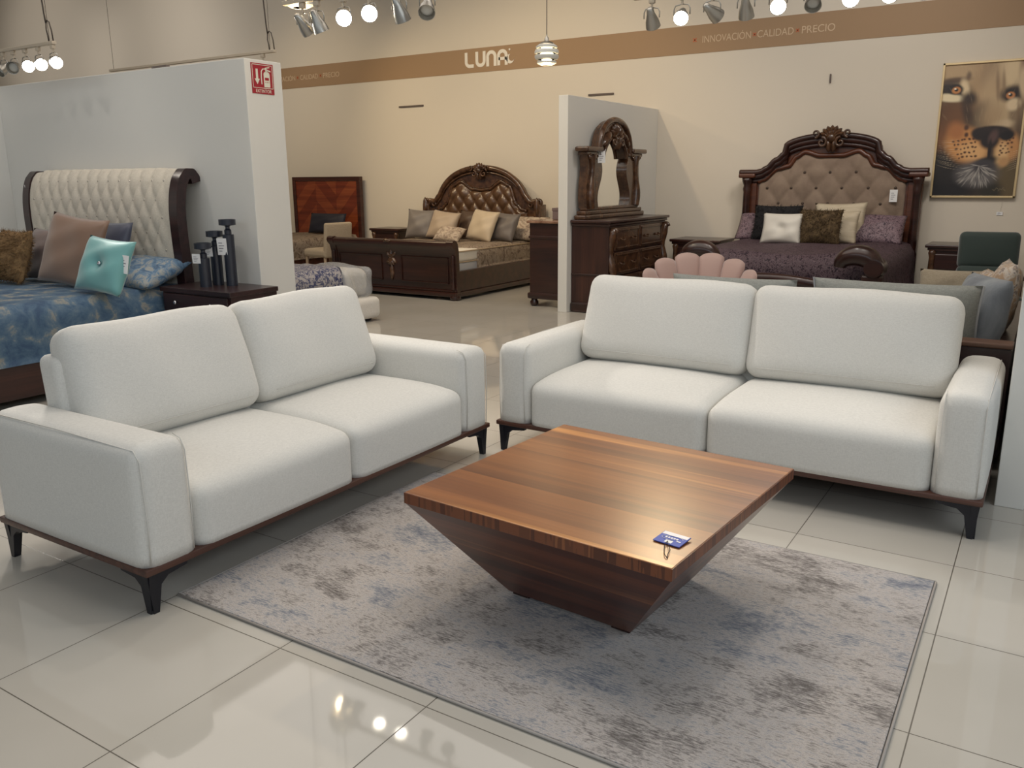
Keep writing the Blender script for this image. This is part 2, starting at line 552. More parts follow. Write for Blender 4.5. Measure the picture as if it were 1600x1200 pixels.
# brown band with lettering along the back wall
zb0, zb1 = 3.00, 3.335
bm = BM(); box(bm, XL, 6.5, YB - .006, YB, zb0, zb1)
band = tag(link_mesh('sign_band', bm, BAND), 'brown painted band with white lettering running along the back wall', 'sign')
def wall_text(s, x0, x1, z0, h, m, name='lettering'):
    return link_mesh(name, fit_text(s, x1 - x0, h, .003), m, band, loc=(x0, YB - .006, z0), rot=ON_BACK)
def cross_mark(x, z, s=.05):
    bm = BM()
    for a in (PI / 4, -PI / 4):
        box(bm, -s / 2, s / 2, -.003, 0, -s * .12, s * .12, M=T(x, YB - .006, z, 0, a, 0))
    link_mesh('separator_mark', bm, ORANGE, band)
wall_text('INNOVACIÓN', -8.60, -7.98, 3.125, .08, THINLET)
cross_mark(-7.92, 3.165)
wall_text('CALIDAD', -7.86, -7.45, 3.125, .08, THINLET)
cross_mark(-7.39, 3.165)
wall_text('PRECIO', -7.33, -6.97, 3.125, .08, THINLET)
cross_mark(-.92, 3.16, .06)
wall_text('INNOVACIÓN', -.82, -.21, 3.12, .085, THINLET)
cross_mark(-.165, 3.16, .05)
wall_text('CALIDAD', -.13, .30, 3.12, .085, THINLET)
cross_mark(.345, 3.16, .05)
wall_text('PRECIO', .395, .77, 3.12, .085, THINLET)
# rounded logo letters
def stroke(pts, wd, bm):
    """flat ribbon of width wd along pts in the wall plane (x, z)"""
    pts = [Vector((p[0], p[1])) for p in pts]
    L = []; Rr = []
    for i, p in enumerate(pts):
        t = (pts[min(i + 1, len(pts) - 1)] - pts[max(i - 1, 0)]).normalized()
        n = Vector((-t.y, t.x))
        L.append(p + n * wd / 2); Rr.append(p - n * wd / 2)
    for i in range(len(pts) - 1):
        q = [L[i], L[i + 1], Rr[i + 1], Rr[i]]
        prism(bm, [(a.x, a.y) for a in q], YB - .012, YB - .005, 'xz')
def arc(cx, cz, r, a0, a1, n=8, rz=None):
    return [(cx + r * math.cos(math.radians(a0 + (a1 - a0) * k / n)), cz + (rz or r) * math.sin(math.radians(a0 + (a1 - a0) * k / n))) for k in range(n + 1)]
def logo(x0, x1, z0, z1):
    wd = .048; h = z1 - z0; r = .06; cell = (x1 - x0) / 4.0
    zt, zl = z1 - wd / 2, z0 + wd / 2
    for k, pts in enumerate((
            [(0, z1)] + [(0, zl + r)] + arc(r, zl + r, r, 180, 270) + [(cell * .70, zl)],
            [(0, z1), (0, zl + r)] + arc(r, zl + r, r, 180, 270) + arc(cell * .68 - r, zl + r, r, 270, 360) + [(cell * .68, z1)],
            [(0, z0), (0, zt - r)] + arc(r, zt - r, r, 180, 90) + arc(cell * .68 - r, zt - r, r, 90, 0) + [(cell * .68, z0)],
            [(0, z0), (0, zt - r)] + arc(r, zt - r, r, 180, 90) + arc(cell * .68 - r, zt - r, r, 90, 0) + [(cell * .68, z0)])):
        bm = BM()
        xo = x0 + k * cell + wd / 2
        stroke([(a + xo, b) for a, b in pts], wd, bm)
        if k == 3: stroke([(xo, z0 + h * .42), (xo + cell * .68, z0 + h * .42)], wd * .9, bm)
        link_mesh('logo_letter', bm, LETTER, band)
    bm = BM()
    c = (x1 + .03, z0 + h * .36)
    out = arc(c[0], c[1], .065, 110, 330, 12); inn = arc(c[0] + .028, c[1] + .02, .052, 335, 118, 12)
    prism(bm, out + inn, YB - .012, YB - .005, 'xz')
    prism(bm, arc(x1 + .02, z1 - .012, .014, 0, 330, 10), YB - .012, YB - .005, 'xz')
    link_mesh('logo_moon', bm, LETTER, band)
logo(-4.46, -3.70, 3.07, 3.285)

def dark_slot(x0, x1, z, y, label):
    bm = BM(); box(bm, x0, x1, y - .02, y, z - .012, z + .012, .003)
    tag(link_mesh('wall_bracket', bm, mat('bracket_metal', rgb(96, 84, 78), .5)), label, 'bracket')
dark_slot(-5.74, -5.26, 2.588, YB, 'thin dark bracket strip on the cream back wall above the leather headboard bed')
dark_slot(-2.41, -2.03, 2.583, YB, 'thin dark bracket strip on the back wall just above the white middle partition')
bm = BM(); box(bm, -3.06, -2.88, PY + .02, PY + .06, 2.352, 2.372, .004)
tag(link_mesh('wall_bracket', bm, mat('bracket_metal', rgb(96, 84, 78), .5)), 'short dark bracket lying on top edge of the left white partition', 'bracket')
bm = BM(); box(bm, .755, .770, YB - .03, YB, 2.545, 2.645, .004)
tag(link_mesh('wall_hook', bm, mat('bracket_metal', rgb(96, 84, 78), .5)), 'small grey hook on the bare wall above the tufted taupe headboard', 'hook')
# ------------------------------------------------------------------ sofas
def leg_profile(s):
    return [(0, 0), (s * .17, 0), (s * .165, -.016), (s * .085, -.026), (s * .055, -.05), (s * .036, -.15), (s * .014, -.15)]
def sofa(name, label, L, origin, rz, A=.20):
    t = thing(name, origin, rz, label, 'sofa')
    D, Zb = .95, .175
    bm = BM(); box(bm, -.006, L + .006, -.006, D, .150, .176, .006)
    link_mesh('base_frame', bm, WALNUTTRIM, t, 40)
    for sx, x in ((1, .0), (-1, L)):
        for sy, y in ((1, .0), (-1, D)):
            bm = BM()
            prism(bm, [(x + sx * .004 + a, .15 + b) for a, b in leg_profile(sx)], y + sy * .010, y + sy * .036, 'xz')
            prism(bm, [(y + sy * .004 + a, .15 + b) for a, b in leg_profile(sy)], x + sx * .010, x + sx * .036, 'yz')
            lathe(bm, [(.012, 0), (.016, .004), (.016, .012)], 12, T(x + sx * .026, y + sy * .026, 0))
            link_mesh('leg', bm, BLACKMETAL, t, 40)
    for k in (0, 1):
        bm = BM()
        cx = A / 2 if k == 0 else L - A / 2
        def crown(p):
            if p.z > 0: p.z += .012 * (1 - (p.x / (A / 2)) ** 2) * (p.z / .245)
            p.z = max(p.z, -(.605 - Zb) / 2 + .03)
            return p
        rbox(bm, A / 2, D / 2, (.605 - Zb) / 2 + .03, .052, T(cx, D / 2, (Zb + .605) / 2 - .03), (.006, .006, 0), fn=crown)
        arm = link_mesh('arm', bm, SOFA, t, 180)
        bm = BM()
        s = 1 if k == 0 else -1
        xi = cx + s * (A / 2 - .022)
        tube(bm, [(xi, .003, Zb + .01), (xi, -.004, .35), (xi, .001, .56), (xi, .02, .600), (xi, .06, .612)], .0022, 6)
        xo = cx - s * (A / 2 - .022)
        tube(bm, [(xo, .003, Zb + .01), (xo, -.004, .35), (xo, .002, .56), (xo, .03, .598), (xo, .5, .606), (xo, .9, .604)], .0022, 6)
        link_mesh('seam', bm, SEAM, arm, 180)
    bm = BM()
    def lean(p):
        p.y += (p.z + .28) * .10
        return p
    rbox(bm, L / 2 - A + (.03 if A > .21 else -.01), .075, .318, .04, T(L / 2, D - .195, Zb + .318), (0, .008, 0), fn=lean)
    link_mesh('back_frame', bm, SOFA, t, 180)
    W = (L - 2 * A) / 2
    for k in (0, 1):
        cx = A + W * (k + .5)
        bm = BM()
        def sc(p):
            # front edge rolls down, slight crown
            v = p.y / .39
            if p.z > 0: p.z -= .030 * max(0, -v) ** 3 * (p.z / .168)
            p.z = max(p.z, -.088)
            return p
        rbox(bm, W / 2 - .0005, .388, .168, .058, T(cx, .386, Zb + .128 - .04), (0, .008, .026), nf=10, fn=lambda p: sc(Vector((p.x, p.y, p.z + .0))) )
        st = link_mesh('seat_cushion', bm, SOFA, t, 180)
        bm = BM()
        H, TH, WB = .50, .100, W / 2 + (.006)
        def bc(p):
            z = p.z / (H / 2)
            p.y *= (1 - .12 * max(0, z)) 
            u = p.x / WB
            p.z += .004 * math.sin(4.2 * u + k) * max(0, z)
            p.y += .006 * math.sin(6 * u + 2 * z + 2 * k)
            return p
        M = T(cx, .715, .425 + H / 2, -.30, 0, .012 * (1 if k else -1))
        rbox(bm, WB, TH, H / 2, .078, M, (0, .040, .004), nf=10, fn=bc, power=3)
        bcu = link_mesh('back_cushion', bm, SOFA, t, 180)
        bm = BM()
        q = []
        zz = -H / 2 + .045
        for i in range(31):
            u = -1 + 2 * i / 30
            uu = u * (WB - .08) / WB
            yy = -(TH - .0073 + .040 * (1 - abs(uu) ** 3) * (1 - abs(zz / (H / 2)) ** 3)) + .006 * math.sin(6 * uu + 2 * zz / (H / 2) + 2 * k)
            q.append(M @ Vector((uu * WB, yy - .001, zz)))
        tube(bm, q, .0026, 6)
        link_mesh('piping', bm, SEAM, bcu, 180)
    return t
sofa('sofa', 'off-white fabric sofa on the left, in front of the blue bed', 2.125, (.664, -.095, 0), PI / 2, .222)
sofa('sofa', 'off-white fabric sofa on the right, behind the coffee table', 2.385, (.672, 2.105, 0), 0)

# ------------------------------------------------------------------ rug
bm = BM(); box(bm, .612, 2.952, .06, 1.60, 0.001, .011, .003)
rug = tag(link_mesh('area_rug', bm, RUG), 'distressed grey and blue area rug under the coffee table', 'rug')
RB = mat('rug_binding', rgb(164, 158, 152), .9)
bm = BM()
for a, b in (((.606, .06), (.606, 1.60)), ((2.958, .06), (2.958, 1.60)), ((.606, .055), (2.958, .055)), ((.606, 1.604), (2.958, 1.604))):
    tube(bm, [(a[0], a[1], .0062), (b[0], b[1], .0062)], .0042, 8)
link_mesh('edge_binding', bm, RB, rug, 180)

# ------------------------------------------------------------------ coffee table
tb = thing('coffee_table', (1.918, .915, .011), math.radians(-4.2), 'square hardwood coffee table with inverted pyramid base, standing on the grey rug', 'table')
bm = BM(); box(bm, -.508, .508, -.508, .508, .377, .4185, .0025)
link_mesh('tabletop', bm, TABLEWOOD, tb)
bm = BM()
def ring_sq(h, z): return [bm.verts.new((sx * h, sy * h, z)) for sx, sy in ((-1, -1), (1, -1), (1, 1), (-1, 1))]
r0, r1 = ring_sq(.25, .014), ring_sq(.505, .3765)
bm.faces.new(r0[::-1]); bm.faces.new(r1)
for i in range(4): bm.faces.new((r0[i], r0[(i + 1) % 4], r1[(i + 1) % 4], r1[i]))
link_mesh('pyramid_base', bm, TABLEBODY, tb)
ENDG = bpy.data.materials.new('end_grain_blocks'); ENDG.use_nodes = True
_t = NT(ENDG)
_t.link(_t.ramp(_t.noise(_t.coord((26, 26, 1.5)), 1, 2, .6), [(.3, rgb(84, 42, 24)), (.44, rgb(116, 64, 36)), (.55, rgb(100, 54, 30)), (.66, rgb(134, 80, 46)), (.76, rgb(176, 118, 68))], 'CONSTANT'), _t.b.inputs['Base Color'])
_t.b.inputs['Roughness'].default_value = .35
for s, nm in ((0, 'edge_band'), (PI / 2, 'edge_band'), (PI, 'edge_band'), (-PI / 2, 'edge_band')):
    bm = BM(); box(bm, -.508, .508, -.5095, -.508, .379, .4165, M=T(0, 0, 0, 0, 0, s))
    link_mesh(nm, bm, ENDG, tb)
for sx in (-1, 1):
    for sy in (-1, 1):
        bm = BM(); box(bm, sx * .205 - .035, sx * .205 + .035, sy * .205 - .035, sy * .205 + .035, 0, .022, .002)
        link_mesh('foot', bm, mat('dark_foot', rgb(48, 26, 20), .5), tb)

# tag lying on the table corner
tg = thing('hang_tag', (2.318, .545, .4305), math.radians(-8), 'blue and silver printed hang tag with black string on the coffee table corner', 'tag')
TAGBLUE = mat('tag_blue', rgb(52, 78, 170), .55)
TAGSILVER = mat('tag_silver', rgb(200, 202, 212), .5, .3)
bm = BM(); box(bm, -.044, .044, -.036, .036, .0005, .003)
card = link_mesh('tag_card', bm, TAGBLUE, tg, rot=(.06, 0, 0), loc=(0, 0, .003))
bm = BM(); box(bm, -.042, .042, .016, .035, .003, .0036)
link_mesh('silver_strip', bm, TAGSILVER, card)
bm = BM()
tube(bm, [(.033 * math.cos(a), .002 + .013 * math.sin(a) + .003 * math.cos(a), .0038) for a in [2 * PI * k / 24 for k in range(20)]], .0008, 5)
for k in range(5): box(bm, -.022 + .009 * k, -.016 + .009 * k, -.003, .006, .003, .0042)
box(bm, .02, .034, -.012, -.007, .003, .0042)
link_mesh('printed_emblem', bm, TAGSILVER, card)
bm = BM(); box(bm, -.011, .013, -.030, -.014, .003, .0036)
link_mesh('price_sticker', bm, CARD, card)
bm = BM()
tube(bm, [(0, -.026, .008), (.004, -.05, .006), (.02, -.08, .005), (.038, -.108, .006), (.052, -.118, .002), (.056, -.1205, -.012)], .0012, 6)
tube(bm, [(0, -.026, .008), (.018, -.052, .007), (.034, -.07, .005), (.044, -.10, .006), (.052, -.118, .002)], .0012, 6)
link_mesh('string', bm, mat('black_string', rgb(40, 34, 32), .8), tg, 180)
bm = BM()
lathe(bm, [(0, -.018), (.006, -.016), (.009, -.006), (.006, .004), (.003, .008), (0, .009)], 10, T(.0665, -.1155, -.015, .3, .2, 0))
link_mesh('plastic_seal', bm, PLASTIC, tg, 180)
# ------------------------------------------------------------------ generic furniture pieces
def knob(parent, loc, m=CHROME, rot=(PI / 2, 0, 0), s=1.0):
    bm = BM(); lathe(bm, [(.005 * s, 0), (.005 * s, .012 * s), (.014 * s, .016 * s), (.016 * s, .024 * s), (.010 * s, .030 * s), (0, .031 * s)], 14)
    return link_mesh('knob', bm, m, parent, 180, loc, rot)
def pillow(name, label, cat, w, h, t, loc, rz, lean, m, seed=0, dimple=0, group=None, roll=0, wrinkle=.006, pinch=.07):
    o = link_mesh(name, pillow_bm(w, h, t, 18, wrinkle, pinch, seed, dimple), m, None, 180)
    from mathutils import Euler
    M = Matrix.Rotation(rz, 4, 'Z') @ Matrix.Rotation(-lean, 4, 'X') @ Matrix.Rotation(roll, 4, 'Y')
    o.rotation_euler = M.to_euler(); o.location = loc
    return tag(o, label, cat, group)
def fur(parent, w, h, t, m, n, seed, length=.03, pinch=.07):
    rnd = random.Random(seed); bm = BM()
    for _ in range(n):
        u, v = rnd.uniform(-1, 1), rnd.uniform(-1, 1); s = rnd.choice((-1, -1, 1))
        k = max(0, (1 - abs(u) ** 2.4) * (1 - abs(v) ** 2.4)) ** .5
        p = Vector((w / 2 * u * (1 - pinch * (1 - v * v)), s * t / 2 * k, h / 2 * v * (1 - pinch * (1 - u * u)) + h / 2))
        nrm = Vector((u ** 3 * .8, s * (k + .15), v ** 3 * .8)).normalized()
        d = (nrm + Vector((rnd.gauss(0, .45), rnd.gauss(0, .3), rnd.gauss(-.35, .4)))).normalized()
        side = d.cross(Vector((rnd.random(), rnd.random(), rnd.random()))).normalized() * .0028
        L = length * rnd.uniform(.6, 1.3)
        a, b, c = bm.verts.new(p - side), bm.verts.new(p + side), bm.verts.new(p + d * L)
        bm.faces.new((a, b, c))
    o = link_mesh('fur', bm, m, parent)
    o['kind'] = 'stuff'
    return o
def draped(bm, x0, x1, y0, y1, ztop, zdrop, r=.06, waves=.012, nx=40, ny=30, sides=('l', 'r', 'f'), puff=.015, seed=1):
    """bedspread: covers the top and hangs over chosen sides, with soft folds"""
    hl = ztop - zdrop
    xs = []
    if 'l' in sides: xs += [('l', k / 6) for k in range(6)]
    xs += [('t', k / nx) for k in range(nx + 1)]
    if 'r' in sides: xs += [('r', k / 6) for k in range(1, 7)]
    ys = []
    if 'f' in sides: ys += [('f', k / 6) for k in range(6)]
    ys += [('t', k / ny) for k in range(ny + 1)]
    V = []
    for (sx, a) in xs:
        row = []
        for (sy, b) in ys:
            x = x0 + (x1 - x0) * (a if sx == 't' else (0 if sx == 'l' else 1))
            y = y0 + (y1 - y0) * (b if sy == 't' else 0)
            dropx = hl * ((1 - a) if sx == 'l' else (a if sx == 'r' else 0))
            dropy = hl * ((1 - b) if sy == 'f' else 0)
            dr = max(dropx, dropy)
            z = ztop - dr
            if sx == 't' and sy == 't':
                z += puff * (math.sin(a * 9 + seed) * math.cos(b * 7 + seed) * .5 + .5) * min(1, 8 * min(a, 1 - a, b + .1))
                ed = min(a * (x1 - x0) if 'l' in sides else 9, (1 - a) * (x1 - x0) if 'r' in sides else 9, b * (y1 - y0) if 'f' in sides else 9)
                if ed < r: z -= r * (1 - math.sqrt(max(0, 1 - (1 - ed / r) ** 2)))
            else:
                z -= r * (1 - dr / max(hl, 1e-6)) 
            wv = waves * (dr / max(hl, 1e-6))
            if sx == 'l': x -= .012 + wv * (1 + math.sin(b * 40 + seed) + .6 * math.sin(b * 17))
            if sx == 'r': x += .012 + wv * (1 + math.sin(b * 40 + seed) + .6 * math.sin(b * 17))
            if sy == 'f': y -= .012 + wv * (1 + math.sin(a * 40 + seed) + .6 * math.sin(a * 17))
            row.append(bm.verts.new((x, y, z)))
        V.append(row)
    for i in range(len(V) - 1):
        for j in range(len(V[0]) - 1):
            bm.faces.new((V[i][j], V[i + 1][j], V[i + 1][j + 1], V[i][j + 1]))
    bmesh.ops.solidify(bm, geom=bm.faces[:], thickness=.012)

def spiral(cx, cz, r0, turns, y, rt, sgn=1, a0=0, n=26):
    pts = []; rs = []
    for k in range(n + 1):
        f = k / n
        a = a0 + sgn * turns * 2 * PI * f
        r = r0 * (1 - .85 * f)
        pts.append((cx + r * math.cos(a), y, cz + r * math.sin(a))); rs.append(rt * (1 - .5 * f))
    return pts, rs
def leaf(bm, base, tip, wd, y, bulge=.03):
    b, t = Vector((base[0], 0, base[1])), Vector((tip[0], 0, tip[1]))
    d = t - b; n = Vector((-d.z, 0, d.x)).normalized()
    def f(u, v):
        s = math.sin(PI * min(1, .12 + .88 * u)) ** .7 if u < 1 else 0
        c = b + d * u + n * wd * (v - .5) * 2 * s
        return Vector((c.x, y - bulge * (1 - (2 * v - 1) ** 2) * s - .01 * abs(2 * v - 1) * s * math.sin(9 * u), c.z))
    shell(bm, 8, 4, f, lambda u, v: Vector((f(u, v).x, y + .004, f(u, v).z)))
def crest(parent, cx, cz, s, y, m):
    """carved shell-and-scroll ornament"""
    bm = BM()
    for a in (-70, -46, -22, 0, 22, 46, 70):
        A = math.radians(90 + a)
        leaf(bm, (cx + .02 * s * math.cos(A), cz), (cx + .125 * s * math.cos(A), cz + .108 * s * math.sin(A)), .030 * s, y, .045 * s)
    for sg in (-1, 1):
        p, r = spiral(cx + sg * .085 * s, cz - .055 * s, .05 * s, 1.2, y - .025 * s, .016 * s, sg, PI / 2)
        tube(bm, p, r, 8)
        p, r = spiral(cx + sg * .15 * s, cz + .03 * s, .04 * s, 1.0, y - .02 * s, .014 * s, -sg, -PI / 2)
        tube(bm, p, r, 8)
        leaf(bm, (cx + sg * .03 * s, cz - .03 * s), (cx + sg * .02 * s, cz - .15 * s), .028 * s, y, .035 * s)
    lathe(bm, [(0, 0), (.035 * s, .005), (.045 * s, .02 * s), (.03 * s, .045 * s), (0, .05 * s)], 16, T(cx, y, cz - .01, PI / 2, 0, 0))
    return link_mesh('carved_crest', bm, m, parent, 60)
def strip_tube(bm, xs, f, y, r, n=8):
    tube(bm, [(x, y, f(x)) for x in xs], r, n)

# ------------------------------------------------------------------ blue bed (left)
bx0, bx1 = -4.72, -2.585
b0 = thing('bed', ((bx0 + bx1) / 2, 1.4, 0), 0, 'sleigh bed with ivory tufted headboard and blue mottled bedspread against the left partition', 'bed')
OX, OY = -(bx0 + bx1) / 2, -1.4
def S(o):   # children of a thing whose vertices were written in world coordinates
    return o
prof = [(2.62, .30), (2.622, .55), (2.617, .80), (2.607, 1.02), (2.603, 1.20), (2.612, 1.33), (2.635, 1.44), (2.672, 1.515), (2.712, 1.535), (2.745, 1.515), (2.757, 1.47)]
def prof_at(s):
    f = s * (len(prof) - 1); i = min(int(f), len(prof) - 2); t = f - i
    P = [Vector(prof[max(0, min(len(prof) - 1, i + k))]) for k in (-1, 0, 1, 2)]
    q = .5 * ((2 * P[1]) + (P[2] - P[0]) * t + (2 * P[0] - 5 * P[1] + 4 * P[2] - P[3]) * t * t + (3 * P[1] - P[0] - 3 * P[2] + P[3]) * t ** 3)
    d = (P[2] - P[1]).normalized()
    return q, Vector((-d.y, d.x))
arcl = [0]
for k in range(60): arcl.append(arcl[-1] + (prof_at((k + 1) / 60)[0] - prof_at(k / 60)[0]).length)
def hb_surf(off, tufted):
    def f(u, v):
        x = bx0 + .07 + (bx1 - bx0 - .14) * u
        q, n = prof_at(v)
        s = arcl[int(v * 60)]
        d = off + (tuft(x - bx0, s, .145, .26, .026) * min(1, 12 * u, 12 * (1 - u)) if tufted else 0)
        return Vector((x + OX, q.x + n.x * d + OY, q.y + n.y * d))
    return f
bm = BM(); shell(bm, 150, 60, hb_surf(.035, True), hb_surf(-.02, False))
hb = link_mesh('headboard', bm, IVORY, b0, 180)
proto = None
for r_ in range(11):
    for c_ in range(15):
        s = .13 * r_
        xx = bx0 + .145 * (c_ + (.5 if r_ % 2 else 0))
        if not (bx0 + .12 < xx < bx1 - .12) or s > 1.25 or s < .45: continue
        v = min(range(61), key=lambda k: abs(arcl[k] - s)) / 60
        q, n = prof_at(v)
        p = (xx + OX, q.x + n.x * .036 + OY, q.y + n.y * .036)
        if proto is None:
            bm = BM(); lathe(bm, [(.011, -.004), (.011, .002), (.007, .006), (0, .007)], 8, T(0, 0, 0, PI / 2, 0, 0))
            proto = link_mesh('button', bm, mat('crystal_button', rgb(190, 182, 170), .2, .3), hb, 180, p)
        else:
            o = proto.copy(); COL.objects.link(o); o.location = p
for xa, xb in ((bx0 - .02, bx0 + .075), (bx1 - .075, bx1 + .02)):
    bm = BM()
    fr = [prof_at(k / 40) for k in range(41)]
    out = [(q.x + n.x * .05 + OY, q.y + n.y * .05) for q, n in fr]
    inn = [(q.x - n.x * .035 + OY, q.y - n.y * .035) for q, n in fr]
    out = [(out[0][0] - .02, 0.0)] + out; inn = [(2.65 + OY, 0.0)] + inn
    prism(bm, out + inn[::-1], xa + OX, xb + OX, 'yz')
    link_mesh('headboard_post', bm, ESPRESSO, b0, 40)
bm = BM(); box(bm, bx0 + OX, bx0 + OX + .05, .35 + OY, 2.44 + OY, .06, .32, .006); box(bm, bx1 + OX - .05, bx1 + OX, .35 + OY, 2.44 + OY, .06, .32, .006)
box(bm, bx0 + OX, bx1 + OX, .30 + OY, .36 + OY, .06, .40, .01)
for x in (bx0 + .04, bx1 - .04): box(bm, x + OX - .04, x + OX + .04, .30 + OY, .38 + OY, 0, .07)
link_mesh('bed_frame', bm, make_wood('bed_frame_wood', [(.3, rgb(46, 26, 22)), (.7, rgb(70, 38, 30))], 16, 1.0, 'y', .4), b0)
bm = BM(); rbox(bm, (bx1 - bx0) / 2 - .03, 1.02, .17, .05, T(0, 1.40 + OY, .48))
link_mesh('mattress', bm, MATTRESS, b0, 180)
BLUE = make_mottled('blue_brocade', [(.36, rgb(82, 112, 146)), (.46, rgb(104, 136, 166)), (.54, rgb(126, 152, 174)), (.61, rgb(192, 188, 176)), (.68, rgb(120, 146, 168))], 7, .6, bump=.5, sheen=.1, dist=.35, detail=14)
bm = BM(); draped(bm, bx0 + .0 + OX, bx1 + OX, .38 + OY, 2.58 + OY, .685, .29, .07, .004)
link_mesh('bedspread', bm, BLUE, b0, 180)
hang_card(b0, (bx0 - .03 + OX, 2.60 + OY, 1.46), (0, 0, -.4), .09, .12)
# cushions on the blue bed
FURB = mat('brown_fur', rgb(146, 116, 78), .9, vary=(25, rgb(104, 80, 52)))
TAUPE = mat('taupe_satin', rgb(126, 98, 80), .42, sheen=.3, bump=(12, .15))
TURQ = mat('turquoise_velvet', rgb(106, 164, 164), .5, sheen=.5, bump=(14, .1))
STRIPE = mat('grey_brown_satin', rgb(96, 82, 82), .45, sheen=.2, vary=(6, rgb(122, 104, 98)))
p = pillow('fur_cushion', 'shaggy brown fur cushion at the far left of the blue bed', 'cushion', .44, .43, .17, (-3.90, 1.90, .70), .0, .32, FURB, 3)
fur(p, .44, .43, .17, FURB, 3500, 5)
pillow('satin_cushion', 'dark grey-brown satin cushion behind the taupe one on the blue bed', 'cushion', .60, .44, .16, (-3.80, 2.12, .70), .0, .38, STRIPE, 4)
p = pillow('satin_cushion', 'large taupe satin cushion between the fur and the turquoise cushions', 'cushion', .66, .56, .18, (-3.19, 1.95, .705), .10, .34, TAUPE, 5, roll=.10)
p = pillow('velvet_cushion', 'turquoise velvet cushion with crystal button on the blue bed', 'cushion', .46, .42, .17, (-2.625, 1.86, .70), .18, .42, TURQ, 6, dimple=.035, roll=.10)
bm = BM(); lathe(bm, [(.016, 0), (.018, .006), (.010, .014), (0, .016)], 12)
link_mesh('crystal_button', bm, CHROME, p, 180, (0, -.05, .21), (PI / 2, 0, 0))
hang_card(p, (.20, -.04, .30), (.25, 0, 0), .085, .13)
BLUESHAM = make_mottled('blue_sham', [(.34, rgb(60, 84, 114)), (.48, rgb(98, 128, 156)), (.58, rgb(160, 160, 154)), (.70, rgb(84, 112, 140))], 11, .7)
pillow('pillow_sham', 'blue mottled pillow sham beside the turquoise cushion, nearest the nightstand', 'pillow', .72, .46, .20, (-2.90, 2.20, .70), .0, 1.22, BLUESHAM, 7, pinch=.03)
pillow('pillow_sham', 'dark navy satin pillow sham peeking out behind the taupe cushion top corner', 'pillow', .60, .50, .15, (-3.22, 2.24, .70), .05, .34, mat('dark_navy_satin', rgb(66, 70, 88), .45, sheen=.2, bump=(12, .12)), 8, pinch=.05)

# ------------------------------------------------------------------ nightstand with pillar holders
n0 = thing('nightstand', (-2.165, 2.57, 0), 0, 'dark espresso nightstand with silver knobs between blue bed and left partition', 'nightstand')
bm = BM(); box(bm, -.40, .40, -.235, .225, .665, .70, .004)
link_mesh('top', bm, ESPRESSO, n0)
bm = BM(); box(bm, -.385, .385, -.215, .22, .08, .665); box(bm, -.36, .36, -.19, .2, 0, .08)
link_mesh('carcass', bm, ESPRESSO, n0)
for z0, z1 in ((.53, .655), (.32, .515), (.10, .305)):
    bm = BM(); box(bm, -.365, .365, -.235, -.215, z0, z1, .004)
    d = link_mesh('drawer', bm, ESPRESSO, n0)
    for x in (-.20, .20): knob(d, (x, -.235, (z0 + z1) / 2))
HOLD = mat('navy_black_lacquer', rgb(34, 38, 50), .35, 0, .5, coat=.3)
def holder(x, y, h, label, card_z):
    t = thing('pillar_holder', (x, y, .70), 0, label, 'candle holder', 'pillar holders on the espresso nightstand')
    hb_ = h - .115
    bm = BM(); lathe(bm, [(.042, 0), (.042, hb_), (.038, hb_ + .003)], 24)
    link_mesh('column', bm, HOLD, t, 40)
    bm = BM(); lathe(bm, [(.026, hb_), (.026, hb_ + .035), (.016, hb_ + .045), (.016, h - .055), (.03, h - .045)], 20)
    link_mesh('neck', bm, HOLD, t, 40)
    bm = BM(); lathe(bm, [(.03, h - .048), (.062, h - .042), (.062, h), (.052, h), (.052, h - .010), (0, h - .010)], 28)
    link_mesh('cup', bm, HOLD, t, 40)
    hang_card(t, (-.02, -.052, card_z), (.05, 0, .25), .085 if h > .45 else .07, .125 if h > .45 else .07)
holder(-2.115, 2.655, .500, 'tallest black pillar candle holder, nearest the partition corner', .36)
holder(-2.255, 2.640, .410, 'middle-height black pillar candle holder behind the shortest one', .29)
holder(-2.225, 2.500, .330, 'shortest black pillar candle holder, front left on the espresso nightstand', .25)

# ------------------------------------------------------------------ extinguisher sign on the partition end
sg = thing('safety_sign', (PX + .001, 2.962, 2.112), 0, 'red fire extinguisher sign with arrow on the end of left partition', 'sign')
RED = mat('sign_red', rgb(158, 36, 48), .5)
SIGNW = mat('sign_cream', rgb(222, 220, 204), .6)
SW, SH = .212, .215
bm = BM(); box(bm, 0, .003, -SW / 2, SW / 2, 0, SH)
link_mesh('sign_plate', bm, RED, sg)
def yz(bm, pts, d=.0045): prism(bm, pts, .003, d, 'yz')
bm = BM()
def fr(y0, y1, z0, z1, w_):
    for a in ((y0, y1, z0, z0 + w_), (y0, y1, z1 - w_, z1), (y0, y0 + w_, z0, z1), (y1 - w_, y1, z0, z1)):
        box(bm, .003, .0042, *a)
fr(-.097, .097, .040, .207, .004)
link_mesh('border', bm, SIGNW, sg)
bm = BM(); yz(bm, [(-.064, .175), (-.044, .175), (-.044, .105), (-.030, .105), (-.054, .066), (-.078, .105), (-.064, .105)])
link_mesh('arrow', bm, SIGNW, sg)
bm = BM()
body = [(.012, .050), (.066, .050), (.068, .055), (.068, .140)] + [(.039 + .029 * math.cos(math.radians(a)), .140 + .022 * math.sin(math.radians(a))) for a in range(10, 180, 20)] + [(.010, .140), (.010, .055)]
yz(bm, body)
yz(bm, [(.030, .158), (.048, .158), (.048, .172), (.030, .172)])
yz(bm, [(.028, .172), (.078, .160), (.080, .168), (.030, .182)])
yz(bm, [(.028, .180), (.070, .190), (.070, .197), (.026, .188)])
tube(bm, [(.0035, .03, .180), (.0035, .005, .178), (.0035, -.010, .160), (.0035, -.014, .120), (.0035, -.012, .068)], .0042, 6)
